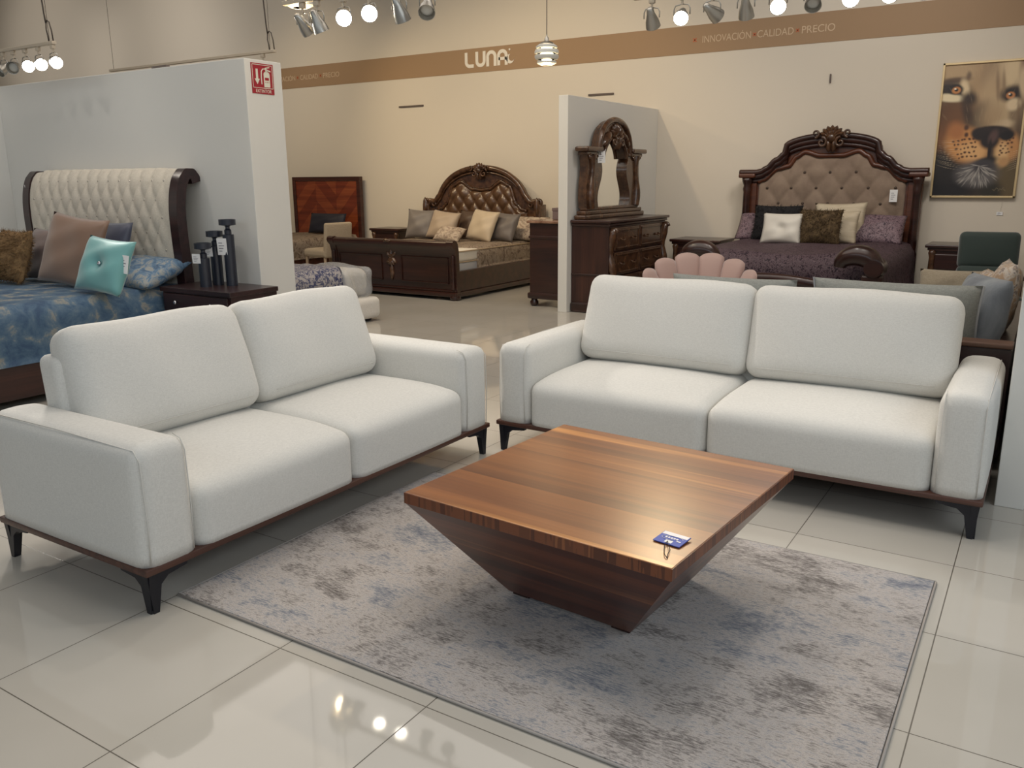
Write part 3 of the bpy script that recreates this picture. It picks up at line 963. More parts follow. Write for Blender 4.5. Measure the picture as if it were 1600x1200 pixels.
ext = link_mesh('extinguisher_symbol', bm, SIGNW, sg)
bm = BM()
box(bm, .0046, .0052, .020, .058, .098, .118)
for k in range(3): yz(bm, [(.020 + .015 * k, .088), (.030 + .015 * k, .088), (.025 + .015 * k, .080)], .0052)
link_mesh('symbol_mark', bm, RED, ext)
bm = fit_text('EXTINTOR', .15, .024, .0012)
link_mesh('lettering', bm, SIGNW, sg, loc=(.003, -.072, .009), rot=ON_SIDE)
# ------------------------------------------------------------------ leather bed in the middle distance
def panel_under(f, w_, z0, y, d, m, name, parent, nx=60, bulge=None, amp=None):
    """board with a shaped top edge: front at y, thickness d"""
    bm = BM()
    def fs(u, v):
        x = -w_ + 2 * w_ * u; z = z0 + (f(x) - z0) * v
        k = 0
        if amp:
            sx, sz, A = amp
            e = min(1, 9 * min(u, 1 - u), 7 * (1 - v) + .05)
            k = (tuft(x, z - z0, sx, sz, A) + A * .3) * max(0, e) ** .6
        return Vector((x, y - k, z))
    shell(bm, nx, 40 if amp else 6, fs, lambda u, v: Vector((-w_ + 2 * w_ * u, y + d, z0 + (f(-w_ + 2 * w_ * u) - z0) * v)))
    return link_mesh(name, bm, m, parent, 180 if amp else 40)
def lin_range(a, b, n): return [a + (b - a) * k / n for k in range(n + 1)]
l1 = thing('bed', (-4.07, 7.9, 0), 0, 'carved dark wood bed with tufted brown leather headboard against back wall', 'bed')
OYB = -7.9
def top1(x):
    a = abs(x)
    if a < .76: return 1.05 + .60 * math.sqrt(max(0, 1 - (a / .80) ** 2.3))
    return interp(a, [(.76, 1.05 + .60 * math.sqrt(1 - (.76 / .80) ** 2.3)), (.86, 1.16), (.95, 1.17), (1.06, 1.20)])
HBY = 8.95 + OYB
panel_under(top1, .97, .30, HBY, .09, CARVED, 'headboard_panel', l1, 80)
def up1(x):
    a = abs(x)
    return interp(a, [(0, 1.30), (.14, 1.31), (.36, 1.42), (.50, 1.36), (.62, 1.10), (.72, 1.02), (.82, 1.00)])
hb1 = panel_under(up1, .80, .50, HBY - .012, .03, LEATHER, 'leather_panel', l1, 120, amp=(.2, .26, .05))
bm = BM()
xs = lin_range(-.97, .97, 90)
strip_tube(bm, xs, lambda x: top1(x) - .01, HBY - .015, .042)
xs = lin_range(-.97, .97, 90)
strip_tube(bm, xs, lambda x: top1(x) - .075, HBY - .010, .018, 6)
link_mesh('arched_moulding', bm, CARVED, l1, 180)
bm = BM()
xs = lin_range(-.80, .80, 90)
strip_tube(bm, xs, lambda x: up1(x) + .025, HBY - .02, .026)
for k in range(46):
    x = -.66 + 1.32 * k / 45
    lathe(bm, [(0, -.012), (.012, 0), (0, .012)], 6, T(x, HBY - .045, up1(x) + .05))
link_mesh('beaded_moulding', bm, CARVED, l1, 180)
proto = None
for z_, xs_ in ((1.175, (-.42, -.2, 0, .2, .42)), (.93, (-.53, -.32, -.1, .1, .32, .53)), (.72, (-.42, -.2, 0, .2, .42))):
    for x in xs_:
        loc = (x, HBY - .018, z_)
        if proto is None:
            bm = BM(); lathe(bm, [(0, -.012), (.022, -.006), (.024, .004), (.012, .016), (0, .018)], 12, T(0, 0, 0, PI / 2, 0, 0))
            proto = link_mesh('button', bm, LEATHER, hb1, 180, loc)
        else:
            o = proto.copy(); COL.objects.link(o); o.location = loc
crest(l1, 0, 1.61, 1.0, HBY - .05, CARVED)
for sgn in (-1, 1):
    bm = BM(); box(bm, sgn * 1.0 - .055, sgn * 1.0 + .055, HBY - .08, HBY + .10, 0, 1.12, .012)
    p, r = spiral(sgn * 1.0, 1.15, .065, 1.3, HBY - .03, .034, sgn, PI if sgn > 0 else 0)
    tube(bm, p, r, 8)
    p, r = spiral(sgn * .86, 1.12, .05, 1.2, HBY - .03, .022, -sgn, PI / 2)
    tube(bm, p, r, 8)
    leaf(bm, (sgn * 1.0, .98), (sgn * 1.0, 1.22), .05, HBY - .08, .04)
    link_mesh('headboard_post', bm, CARVED, l1, 60)
FBY = 6.86 + OYB
bm = BM()
fprof = [(FBY + .05, .10), (FBY - .01, .10), (FBY - .015, .40), (FBY - .02, .55), (FBY - .045, .62), (FBY - .085, .655), (FBY - .10, .69), (FBY - .085, .725), (FBY - .045, .738), (FBY - .005, .725), (FBY + .02, .69), (FBY + .04, .60)]
prism(bm, fprof, -1.0, 1.0, 'yz')
link_mesh('footboard', bm, DARKWOOD, l1, 50)
bm = BM()
for x0, x1 in ((-.92, -.16), (.16, .92)):
    for a in ((x0, x1, .20, .215), (x0, x1, .515, .53), (x0, x0 + .015, .2, .53), (x1 - .015, x1, .2, .53)):
        box(bm, a[0], a[1], FBY - .032, FBY - .012, a[2], a[3], .004)
link_mesh('panel_moulding', bm, DARKWOOD, l1)
bm = BM()
for a in (-140, -115, -90, -65, -40, 40, 90, 140):
    A = math.radians(a); leaf(bm, (0, .50), (.11 * math.cos(A), .50 + .12 * math.sin(A)), .03, FBY - .02, .03)
leaf(bm, (0, .40), (0, .20), .035, FBY - .02, .03)
link_mesh('carved_leaf', bm, CARVED, l1, 60)
bm = BM(); leaf(bm, (-.06, .72), (.06, .72), .03, FBY - .10, .03)
link_mesh('carved_leaf', bm, CARVED, l1, 60)
for sgn in (-1, 1):
    bm = BM()
    pp = [(y - .012 if k else y, z + (.012 if z > .6 else 0)) for k, (y, z) in enumerate(fprof)]
    prism(bm, pp, sgn * 1.0 - .05, sgn * 1.0 + .05, 'yz')
    tube(bm, [(sgn * 1.0, FBY - .035, z) for z in lin_range(.14, .56, 20)], [.020 + .006 * (k % 2) for k in range(21)], 8)
    link_mesh('footboard_post', bm, DARKWOOD, l1, 50)
    bm = BM(); lathe(bm, [(.05, 0), (.07, .02), (.07, .05), (.055, .07), (.06, .085)], 16, T(sgn * 1.0, FBY + .0, 0))
    link_mesh('bun_foot', bm, DARKWOOD, l1, 180)
bm = BM(); box(bm, -1.06, 1.06, FBY - .06, FBY + .07, .04, .10, .015); box(bm, -1.04, 1.04, FBY - .04, FBY + .06, .10, .13, .01)
link_mesh('plinth_moulding', bm, DARKWOOD, l1)
for sgn in (-1, 1):
    bm = BM(); box(bm, sgn * 1.0 - .03, sgn * 1.0 + .03, FBY + .03, HBY, .10, .36, .008); box(bm, sgn * 1.02 - .035, sgn * 1.02 + .035, FBY + .05, HBY, .04, .10, .015)
    link_mesh('side_rail', bm, DARKWOOD, l1)
bm = BM(); rbox(bm, .94, .98, .085, .04, T(0, 7.90 + OYB, .375)); 
link_mesh('box_spring', bm, PLASTIC, l1, 180)
bm = BM(); rbox(bm, .94, .98, .075, .04, T(0, 7.90 + OYB, .525))
mt = link_mesh('mattress', bm, MATTRESS, l1, 180)
bm = BM()
for z in (.455, .59): tube(bm, [(.93, 6.95 + OYB, z), (.945, 7.2 + OYB, z), (.945, 8.8 + OYB, z)], .008, 6)
link_mesh('piping', bm, mat('beige_piping', rgb(170, 150, 124), .7), mt)
FLORAL = make_mottled('beige_floral', [(.36, rgb(128, 110, 100)), (.47, rgb(176, 158, 140)), (.55, rgb(204, 188, 168)), (.64, rgb(150, 126, 112)), (.75, rgb(190, 170, 150))], 7, .75, dist=2.5)
bm = BM(); draped(bm, -.95, .95, 7.45 + OYB, 8.86 + OYB, .62, .36, .05, .008)
link_mesh('quilt', bm, FLORAL, l1, 180)
GREY = mat('grey_satin', rgb(118, 110, 104), .5, sheen=.2, bump=(14, .1))
BEIGE = mat('beige_satin', rgb(176, 156, 134), .5, sheen=.2, bump=(14, .1))
CREAM = mat('cream_satin', rgb(196, 178, 152), .5, sheen=.2, bump=(14, .1))
DKGREY = mat('dark_grey_satin', rgb(104, 96, 92), .5, sheen=.2, bump=(14, .1))
def p1(label, x, y, w_, h_, rz, lean, m, seed, roll=0):
    pillow('bed_cushion', label, 'cushion', w_, h_, .17, (x, y, .635), rz, lean, m, seed, roll=roll)
p1('grey cushion leaning at the far left of the leather headboard bed', -4.72, 8.25, .44, .44, .35, .35, GREY, 11, .05)
p1('beige cushion on leather bed, right of the leftmost grey one', -4.36, 8.25, .48, .44, .1, .45, BEIGE, 12, .12)
p1('dark brown cushion behind the floral one on leather bed', -4.02, 8.55, .46, .42, 0, .3, mat('brown_satin', rgb(84, 66, 54), .5), 13)
p1('small floral cushion lying at the front of the leather bed pillows', -4.05, 7.98, .44, .28, .1, .9, FLORAL, 14, .1)
p1('cream cushion in the centre right of leather headboard bed', -3.66, 8.22, .48, .46, -.1, .42, CREAM, 15, .10)
p1('dark grey cushion right of the cream one on leather bed', -3.38, 8.36, .46, .42, -.1, .45, DKGREY, 16, .06)
pillow('bed_pillow', 'beige floral pillow at the right edge of the leather bed', 'pillow', .66, .42, .17, (-3.22, 8.66, .635), 0, .75, FLORAL, 17, pinch=.03)

# ------------------------------------------------------------------ carved nightstands and chests
def carved_nightstand(x0, x1, y0, y1, h, label, m=DARKWOOD):
    t = thing('nightstand', ((x0 + x1) / 2, y0, 0), 0, label, 'nightstand')
    w_ = (x1 - x0) / 2; d = y1 - y0
    bm = BM(); box(bm, -w_, w_, 0, d, h - .035, h, .01); box(bm, -w_ + .025, w_ - .025, .02, d, h - .065, h - .03, .008)
    link_mesh('top', bm, m, t)
    bm = BM(); box(bm, -w_ + .05, w_ - .05, .045, d - .01, .06, h - .06)
    link_mesh('carcass', bm, m, t)
    for k in range(3):
        zz = .12 + (h - .20) / 3 * k
        bm = BM(); box(bm, -w_ + .10, w_ - .10, .025, .05, zz, zz + (h - .20) / 3 - .02, .008)
        dr = link_mesh('drawer', bm, m, t)
        knob(dr, (0, .025, zz + (h - .20) / 6), CARVED, s=1.2)
    for sgn in (-1, 1):
        bm = BM(); lathe(bm, [(.035, .08), (.04, .12), (.028, .18), (.034, h * .5), (.028, h - .14), (.04, h - .09), (.03, h - .06)], 12, T(sgn * (w_ - .075), .035, 0))
        link_mesh('pilaster', bm, CARVED, t, 180)
    bm = BM(); box(bm, -w_ + .02, w_ - .02, .015, d - .005, .0, .085, .015)
    link_mesh('plinth', bm, m, t)
carved_nightstand(-6.02, -5.42, 8.62, 9.10, .735, 'dark carved nightstand between the reddish headboard bed and the leather bed')
carved_nightstand(-.93, -.26, 8.55, 9.10, .725, 'dark carved nightstand between mirrored dresser and tufted taupe bed')
carved_nightstand(2.02, 2.72, 8.55, 9.10, .755, 'dark carved nightstand under the lion painting, behind the green armchair')
ch = thing('chest_of_drawers', (-2.02, 6.93, 0), 0, 'tall dark wood chest, side view, left of the white middle partition', 'chest')
bm = BM(); box(bm, -.03, .505, -.03, 1.05, .975, 1.005, .008)
link_mesh('marble_top', bm, mat('brown_marble', rgb(112, 78, 62), .15, vary=(9, rgb(160, 126, 104))), ch)
bm = BM(); box(bm, 0, .50, 0, 1.02, .16, .975, .004); box(bm, -.012, .503, -.012, 1.03, .80, .83, .006)
link_mesh('carcass', bm, DARKWOOD, ch)
bm = BM(); box(bm, -.025, .505, -.025, 1.045, .09, .165, .018)
link_mesh('plinth_moulding', bm, DARKWOOD, ch)
for x, y in ((.04, .04), (.45, .04), (.04, .98), (.45, .98)):
    bm = BM(); lathe(bm, [(.03, 0), (.05, .02), (.052, .05), (.035, .075), (.04, .095)], 14, T(x, y, 0))
    link_mesh('bun_foot', bm, DARKWOOD, ch, 180)
for k in range(4):
    bm = BM(); box(bm, -.018, 0, .05, .97, .19 + .19 * k, .36 + .19 * k, .006)
    d = link_mesh('drawer', bm, DARKWOOD, ch)
    for y in (.3, .72): knob(d, (-.018, y, .275 + .19 * k), CARVED, (0, -PI / 2, 0))
bm = BM(); box(bm, -.145, .145, -.10, .10, 0, .13, .006); box(bm, -.15, .15, -.105, .105, .10, .135, .004)
tag(link_mesh('storage_box', bm, mat('grey_box', rgb(120, 104, 104), .7), None, loc=(-1.735, 7.32, 1.0065), rot=(0, 0, .02)), 'small grey box standing on the tall dark chest', 'box')

# ------------------------------------------------------------------ dresser and mirror beside the middle partition
dr = thing('dresser', (-1.38, 6.78, 0), 0, 'long dark carved dresser with six drawers against the middle partition', 'dresser')
DL, DD = 1.60, .46
bm = BM(); box(bm, 0, DD + .04, -.04, DL + .04, 1.0, 1.032, .008); box(bm, 0, DD + .02, -.02, DL + .02, .965, 1.0, .01)
link_mesh('top', bm, DARKWOOD, dr)
DRESS = make_wood('dresser_side_wood', [(.3, rgb(42, 22, 18)), (.7, rgb(72, 40, 30))], 12, 1.2, 'z', .35, .2)
bm = BM(); box(bm, 0, DD, 0, DL, .10, .965, .004)
link_mesh('carcass', bm, DRESS, dr)
bm = BM(); box(bm, 0, DD + .035, -.035, DL + .035, 0, .12, .025); box(bm, 0, DD + .012, -.012, DL + .012, .42, .44, .006)
link_mesh('plinth_moulding', bm, DARKWOOD, dr)
for c_ in range(2):
    for r_ in range(3):
        y0 = .13 + c_ * .68; z0 = .15 + r_ * .272
        bm = BM(); box(bm, DD, DD + .018, y0, y0 + .65, z0, z0 + .25, .006)
        for a in ((y0 + .02, y0 + .63, z0 + .02, z0 + .035), (y0 + .02, y0 + .63, z0 + .215, z0 + .23), (y0 + .02, y0 + .035, z0 + .02, z0 + .23), (y0 + .615, y0 + .63, z0 + .02, z0 + .23)):
            box(bm, DD + .016, DD + .028, *a, .003)
        d = link_mesh('drawer', bm, CARVED, dr)
        for yy in (y0 + .17, y0 + .48):
            bm = BM()
            tube(bm, [(DD + .018, yy - .05, z0 + .135), (DD + .04, yy - .04, z0 + .12), (DD + .045, yy, z0 + .112), (DD + .04, yy + .04, z0 + .12), (DD + .018, yy + .05, z0 + .135)], .008, 6)
            link_mesh('handle', bm, CARVED, d, 180)
for y in (.06, DL - .06):
    bm = BM()
    pts = [(DD + .015 + .03 * math.sin(k / 14 * PI * 2.2), y, .14 + .80 * k / 14) for k in range(15)]
    tube(bm, pts, [.038 + .016 * math.sin(k / 14 * PI * 3) ** 2 for k in range(15)], 10)
    p, r = [], []
    for k in range(16):
        a = k / 15 * 2.4 * PI; rr = .045 * (1 - .8 * k / 15)
        p.append((DD + .03 + rr * math.cos(a), y, .90 + rr * math.sin(a))); r.append(.02)
    tube(bm, p, r, 8)
    link_mesh('serpentine_pilaster', bm, CARVED, dr, 180)
mr = thing('dresser_mirror', (-1.375, 7.575, 1.032), 0, 'arched mirror in a carved dark frame standing on the dresser', 'mirror')
bm = BM(); box(bm, .02, .17, -.80, .80, 0, .05, .015); box(bm, .03, .15, -.76, .76, .05, .095, .012); box(bm, .04, .13, -.70, .70, .095, .13, .01)
link_mesh('base', bm, CARVED, mr)
def pil_edge(z):   # inner edge of the frame sides, serpentine
    return .43 + .055 * math.sin((z - .13) / .62 * PI * 2 + .6)
for sgn in (-1, 1):
    bm = BM()
    zs = lin_range(.12, .70, 24)
    inn = [(sgn * (pil_edge(z) - .05), z) for z in zs]; out = [(sgn * (.70 + .02 * math.sin((z - .13) / .6 * PI * 2)), z) for z in zs]
    prism(bm, inn + out[::-1], .03, .13, 'yz')
    tube(bm, [(.135, sgn * (.60 + .02 * math.sin((z - .13) / .6 * PI * 2)), z) for z in zs], [.04 + .012 * math.sin((z - .12) / .58 * PI * 2 + .4) for z in zs], 10)
    p = []
    for s2 in (-1, 1):
        q = [(.14, sgn * .58 + s2 * (.075 + .035 * (1 - k / 15) * math.cos(k / 15 * 2.5 * PI)), .68 + .035 * (1 - k / 15) * math.sin(k / 15 * 2.5 * PI)) for k in range(16)]
        tube(bm, q, .016, 6)
    link_mesh('pilaster', bm, CARVED, mr, 60)
    bm = BM(); ya, yb = sorted((sgn * .36, sgn * .74))
    box(bm, .03, .15, ya, yb, .70, .735, .008); ya, yb = sorted((sgn * .40, sgn * .80)); box(bm, .02, .19, ya, yb, .735, .79, .02)
    link_mesh('cornice', bm, CARVED, mr)
bm = BM()
outer = [(.42 * math.cos(math.radians(a)), .70 + .40 * math.sin(math.radians(a)) ** .8) for a in range(0, 181, 6)]
inner = [(.31 * math.cos(math.radians(a)), .62 + .24 * abs(math.sin(math.radians(a))) ** 1.2 + .05) for a in range(180, -1, -6)]
prism(bm, outer + inner, .03, .13, 'yz')
tube(bm, [(.13, y, z) for y, z in outer], .035, 8)
tube(bm, [(.135, y, z) for y, z in inner], .022, 8)
link_mesh('arch', bm, CARVED, mr, 50)
cb = BM()
for a in (-66, -44, -22, 0, 22, 44, 66):
    A = math.radians(90 + a); leaf(cb, (.03 * math.cos(A), .92), (.15 * math.cos(A), .92 + .15 * math.sin(A)), .035, 0, .05)
for sgn in (-1, 1):
    p, r = spiral(sgn * .11, .86, .06, 1.2, -.03, .02, sgn, PI / 2); tube(cb, p, r, 8)
    leaf(cb, (sgn * .16, .95), (sgn * .36, .80), .05, 0, .05)
    leaf(cb, (sgn * .03, .88), (sgn * .05, .76), .04, 0, .05)
lathe(cb, [(0, 0), (.045, .01), (.04, .04), (0, .055)], 14, T(0, 0, .88, PI / 2, 0, 0))
bmesh.ops.transform(cb, matrix=T(.14, 0, 0, 0, 0, PI / 2), verts=cb.verts)
link_mesh('carved_crest', cb, CARVED, mr, 60)
bm = BM()
prism(bm, [(-.45, .10), (.45, .10), (.45, .62)] + [(.42 * math.cos(math.radians(a)), .62 + .32 * math.sin(math.radians(a))) for a in range(5, 180, 10)] + [(-.45, .62)], .055, .062, 'yz')
link_mesh('mirror_glass', bm, MIRROR, mr)
hang_card(mr, (.165, -.42, .745), (0, 0, PI / 2 - .5), .10, .13)
# ------------------------------------------------------------------ taupe tufted bed (right)
l2 = thing('bed', (.885, 7.9, 0), 0, 'carved dark wood bed with arched taupe tufted headboard and dark purple bedspread', 'bed')
HB2 = 8.97 + OYB
def top2(x):
    a = abs(x)
    if a > .80: return interp(a, [(.80, 1.565), (.86, 1.555), (1.1, 1.555)])
    if a > .52: return interp(a, [(.52, 1.775), (.62, 1.70), (.74, 1.60), (.80, 1.565)])
    return 1.80 + .165 * math.sqrt(max(0, 1 - (a / .56) ** 2.2))
panel_under(lambda x: top2(x) - .04, .96, .30, HB2, .08, CHERRY, 'headboard_panel', l2, 80)
def up2(x):
    a = abs(x)
    return interp(a, [(0, 1.69), (.12, 1.69), (.30, 1.735), (.40, 1.68), (.48, 1.575), (.60, 1.55), (.78, 1.42), (.86, 1.385)])
hb2 = panel_under(up2, .83, .45, HB2 - .012, .03, TAUPEVELVET, 'tufted_panel', l2, 120, amp=(.29, .36, .035))
proto = None
for r_ in range(8):
    for c_ in range(-3, 4):
        x = .29 * (c_ + (.5 if r_ % 2 else 0)); z_ = .45 + .18 * r_
        if abs(x) > .78 or z_ > up2(x) - .05 or z_ < .7: continue
        loc = (x, HB2 - .03, z_)
        if proto is None:
            bm = BM(); lathe(bm, [(0, -.01), (.016, -.004), (.016, .004), (.009, .011), (0, .012)], 10, T(0, 0, 0, PI / 2, 0, 0))
            proto = link_mesh('button', bm, mat('dark_taupe_button', rgb(78, 64, 54), .7), hb2, 180, loc)
        else:
            o = proto.copy(); COL.objects.link(o); o.location = loc
bm = BM()
prism_pts = []
xs = lin_range(-1.06, 1.06, 100)
for off, r_, yy in ((0, .035, -.07), (-.045, .045, -.035), (-.10, .03, -.02)):
    strip_tube(bm, xs if off == 0 else lin_range(-.98, .98, 100), lambda x: top2(x) + off - .02, HB2 + yy, r_, 8)
link_mesh('arched_cornice', bm, DARKWOOD, l2, 180)
bm = BM(); strip_tube(bm, lin_range(-.84, .84, 100), lambda x: up2(x) + .03, HB2 - .02, .030, 8)
link_mesh('inner_moulding', bm, CHERRY, l2, 180)
crest(l2, 0, 1.93, 1.2, HB2 - .09, CARVED)
for sgn in (-1, 1):
    bm = BM(); box(bm, sgn * .93 - .075, sgn * .93 + .075, HB2 - .03, HB2 + .08, 0, 1.50, .008); box(bm, sgn * .96 - .10, sgn * .96 + .10, HB2 - .13, HB2 + .08, 1.47, 1.52, .015)
    post = link_mesh('headboard_post', bm, CHERRY, l2)
    bm = BM(); lathe(bm, [(.06, .3), (.06, .62), (.045, .66), (.052, .72), (.045, .9), (.042, 1.3), (.05, 1.34), (.04, 1.38), (.06, 1.43), (.065, 1.47)], 18, T(sgn * .96, HB2 - .075, 0))
    link_mesh('turned_column', bm, DARKWOOD, post, 180)
c = hang_card(l2, (.72, HB2 - .085, 1.33), (0, 0, -.15), .085, .135)
F2 = 6.62 + OYB
bm = BM()
panel_f = lambda x: .47 + .05 * math.cos(x * 3)
def fs(u, v): x = -.86 + 1.72 * u; return Vector((x, F2, .12 + (panel_f(x) - .12) * v))
shell(bm, 40, 4, fs, lambda u, v: Vector((fs(u, v).x, F2 + .07, fs(u, v).z)))
strip_tube(bm, lin_range(-.86, .86, 40), lambda x: panel_f(x), F2 + .03, .05, 10)
link_mesh('footboard', bm, DARKWOOD, l2, 50)
for sgn in (-1, 1):
    shx = .10 if sgn < 0 else 0
    bm = BM()
    A = []
    for k in range(21):
        a = PI * k / 20
        A.append((shx + sgn * (.80 + .20 * (1 - math.cos(a)) / 2 * 1.5 - .15 + .0), F2 + .01, .66 + .115 * math.sin(a)))
    tube(bm, A, [.055 + .03 * math.sin(PI * k / 20) + .025 * k / 20 for k in range(21)], 14)
    lathe(bm, [(0, -.115), (.05, -.11), (.095, -.09), (.10, -.04), (.085, .02), (.085, .10), (0, .11)], 20, T(shx + sgn * .955, F2 + .03, .665, PI / 2, 0, 0))
    lathe(bm, [(.03, -.015), (.07, -.01), (.075, 0)], 20, T(shx + sgn * .955, F2 + .14 - .225, .665, PI / 2, 0, 0))
    link_mesh('footboard_scroll', bm, DARKWOOD, l2, 60)
    bm = BM(); box(bm, sgn * .94 - .09, sgn * .94 + .09, F2 - .05, F2 + .10, 0, .60, .02)
    link_mesh('footboard_post', bm, DARKWOOD, l2)
    bm = BM(); box(bm, sgn * .96 - .03, sgn * .96 + .03, F2 + .08, HB2 - .03, .12, .36, .006)
    link_mesh('side_rail', bm, DARKWOOD, l2)
bm = BM(); rbox(bm, .93, 1.05, .18, .06, T(0, 7.88 + OYB, .50))
link_mesh('mattress', bm, MATTRESS, l2, 180)
PURP = make_mottled('dark_purple_brocade', [(.36, rgb(46, 36, 50)), (.45, rgb(82, 60, 70)), (.50, rgb(160, 134, 140)), (.54, rgb(60, 46, 60)), (.60, rgb(164, 140, 146)), (.66, rgb(70, 54, 66))], 34, .55, bump=.5, detail=4, dist=1.5)
bm = BM(); draped(bm, -1.0, 1.0, 6.78 + OYB, 8.90 + OYB, .735, .22, .09, .022, seed=3, puff=.04)
link_mesh('bedspread', bm, PURP, l2, 180)
BLACKFUR = mat('black_fur', rgb(26, 24, 26), .9)
WHITEC = mat('white_satin', rgb(214, 208, 196), .5, sheen=.2, bump=(12, .1))
PLAID = mat('cream_pleated', rgb(204, 190, 166), .7, bump=(30, .3), vary=(4, rgb(186, 172, 146), (1, 1, 8)))
FURT = mat('tan_fur', rgb(108, 88, 60), .9, vary=(25, rgb(74, 58, 38)))
def p2(name, label, x, y, z, w_, h_, t_, rz, lean, m, seed, dimple=0, roll=0):
    return pillow(name, label, 'cushion', w_, h_, t_, (x, y, z), rz, lean, m, seed, dimple, roll=roll)
p = p2('fur_cushion', 'black furry cushion at the left of taupe tufted bed, behind the white one', .42, 8.42, .745, .56, .44, .16, .0, .35, BLACKFUR, 21)
fur(p, .56, .44, .16, BLACKFUR, 1800, 8, .03)
p2('satin_cushion', 'white button cushion in front of the black furry one', .58, 8.08, .745, .46, .36, .15, .0, .35, WHITEC, 22, .04)
p2('pleated_cushion', 'cream pleated cushion standing behind the tan fur cushion, its corner showing above', 1.10, 8.56, .745, .58, .46, .16, -.05, .25, PLAID, 23, 0, -.03)
p2('pleated_cushion', 'cream pleated cushion just right of and behind the tan fur cushion', 1.12, 8.34, .745, .46, .38, .14, -.05, .3, PLAID, 25)
p = p2('fur_cushion', 'shaggy tan fur cushion in the middle of taupe tufted bed', .985, 8.12, .745, .46, .40, .17, .0, .30, FURT, 24)
fur(p, .46, .40, .17, FURT, 3000, 9, .035)
pillow('pillow_sham', 'dark purple pillow sham right of the cream pleated cushions', 'pillow', .66, .40, .16, (1.46, 8.52, .745), 0, .7, PURP, 26, pinch=.03)
pillow('pillow_sham', 'dark purple pillow sham left of the black furry cushion', 'pillow', .66, .40, .16, (.22, 8.60, .745), 0, .7, PURP, 27, pinch=.03)

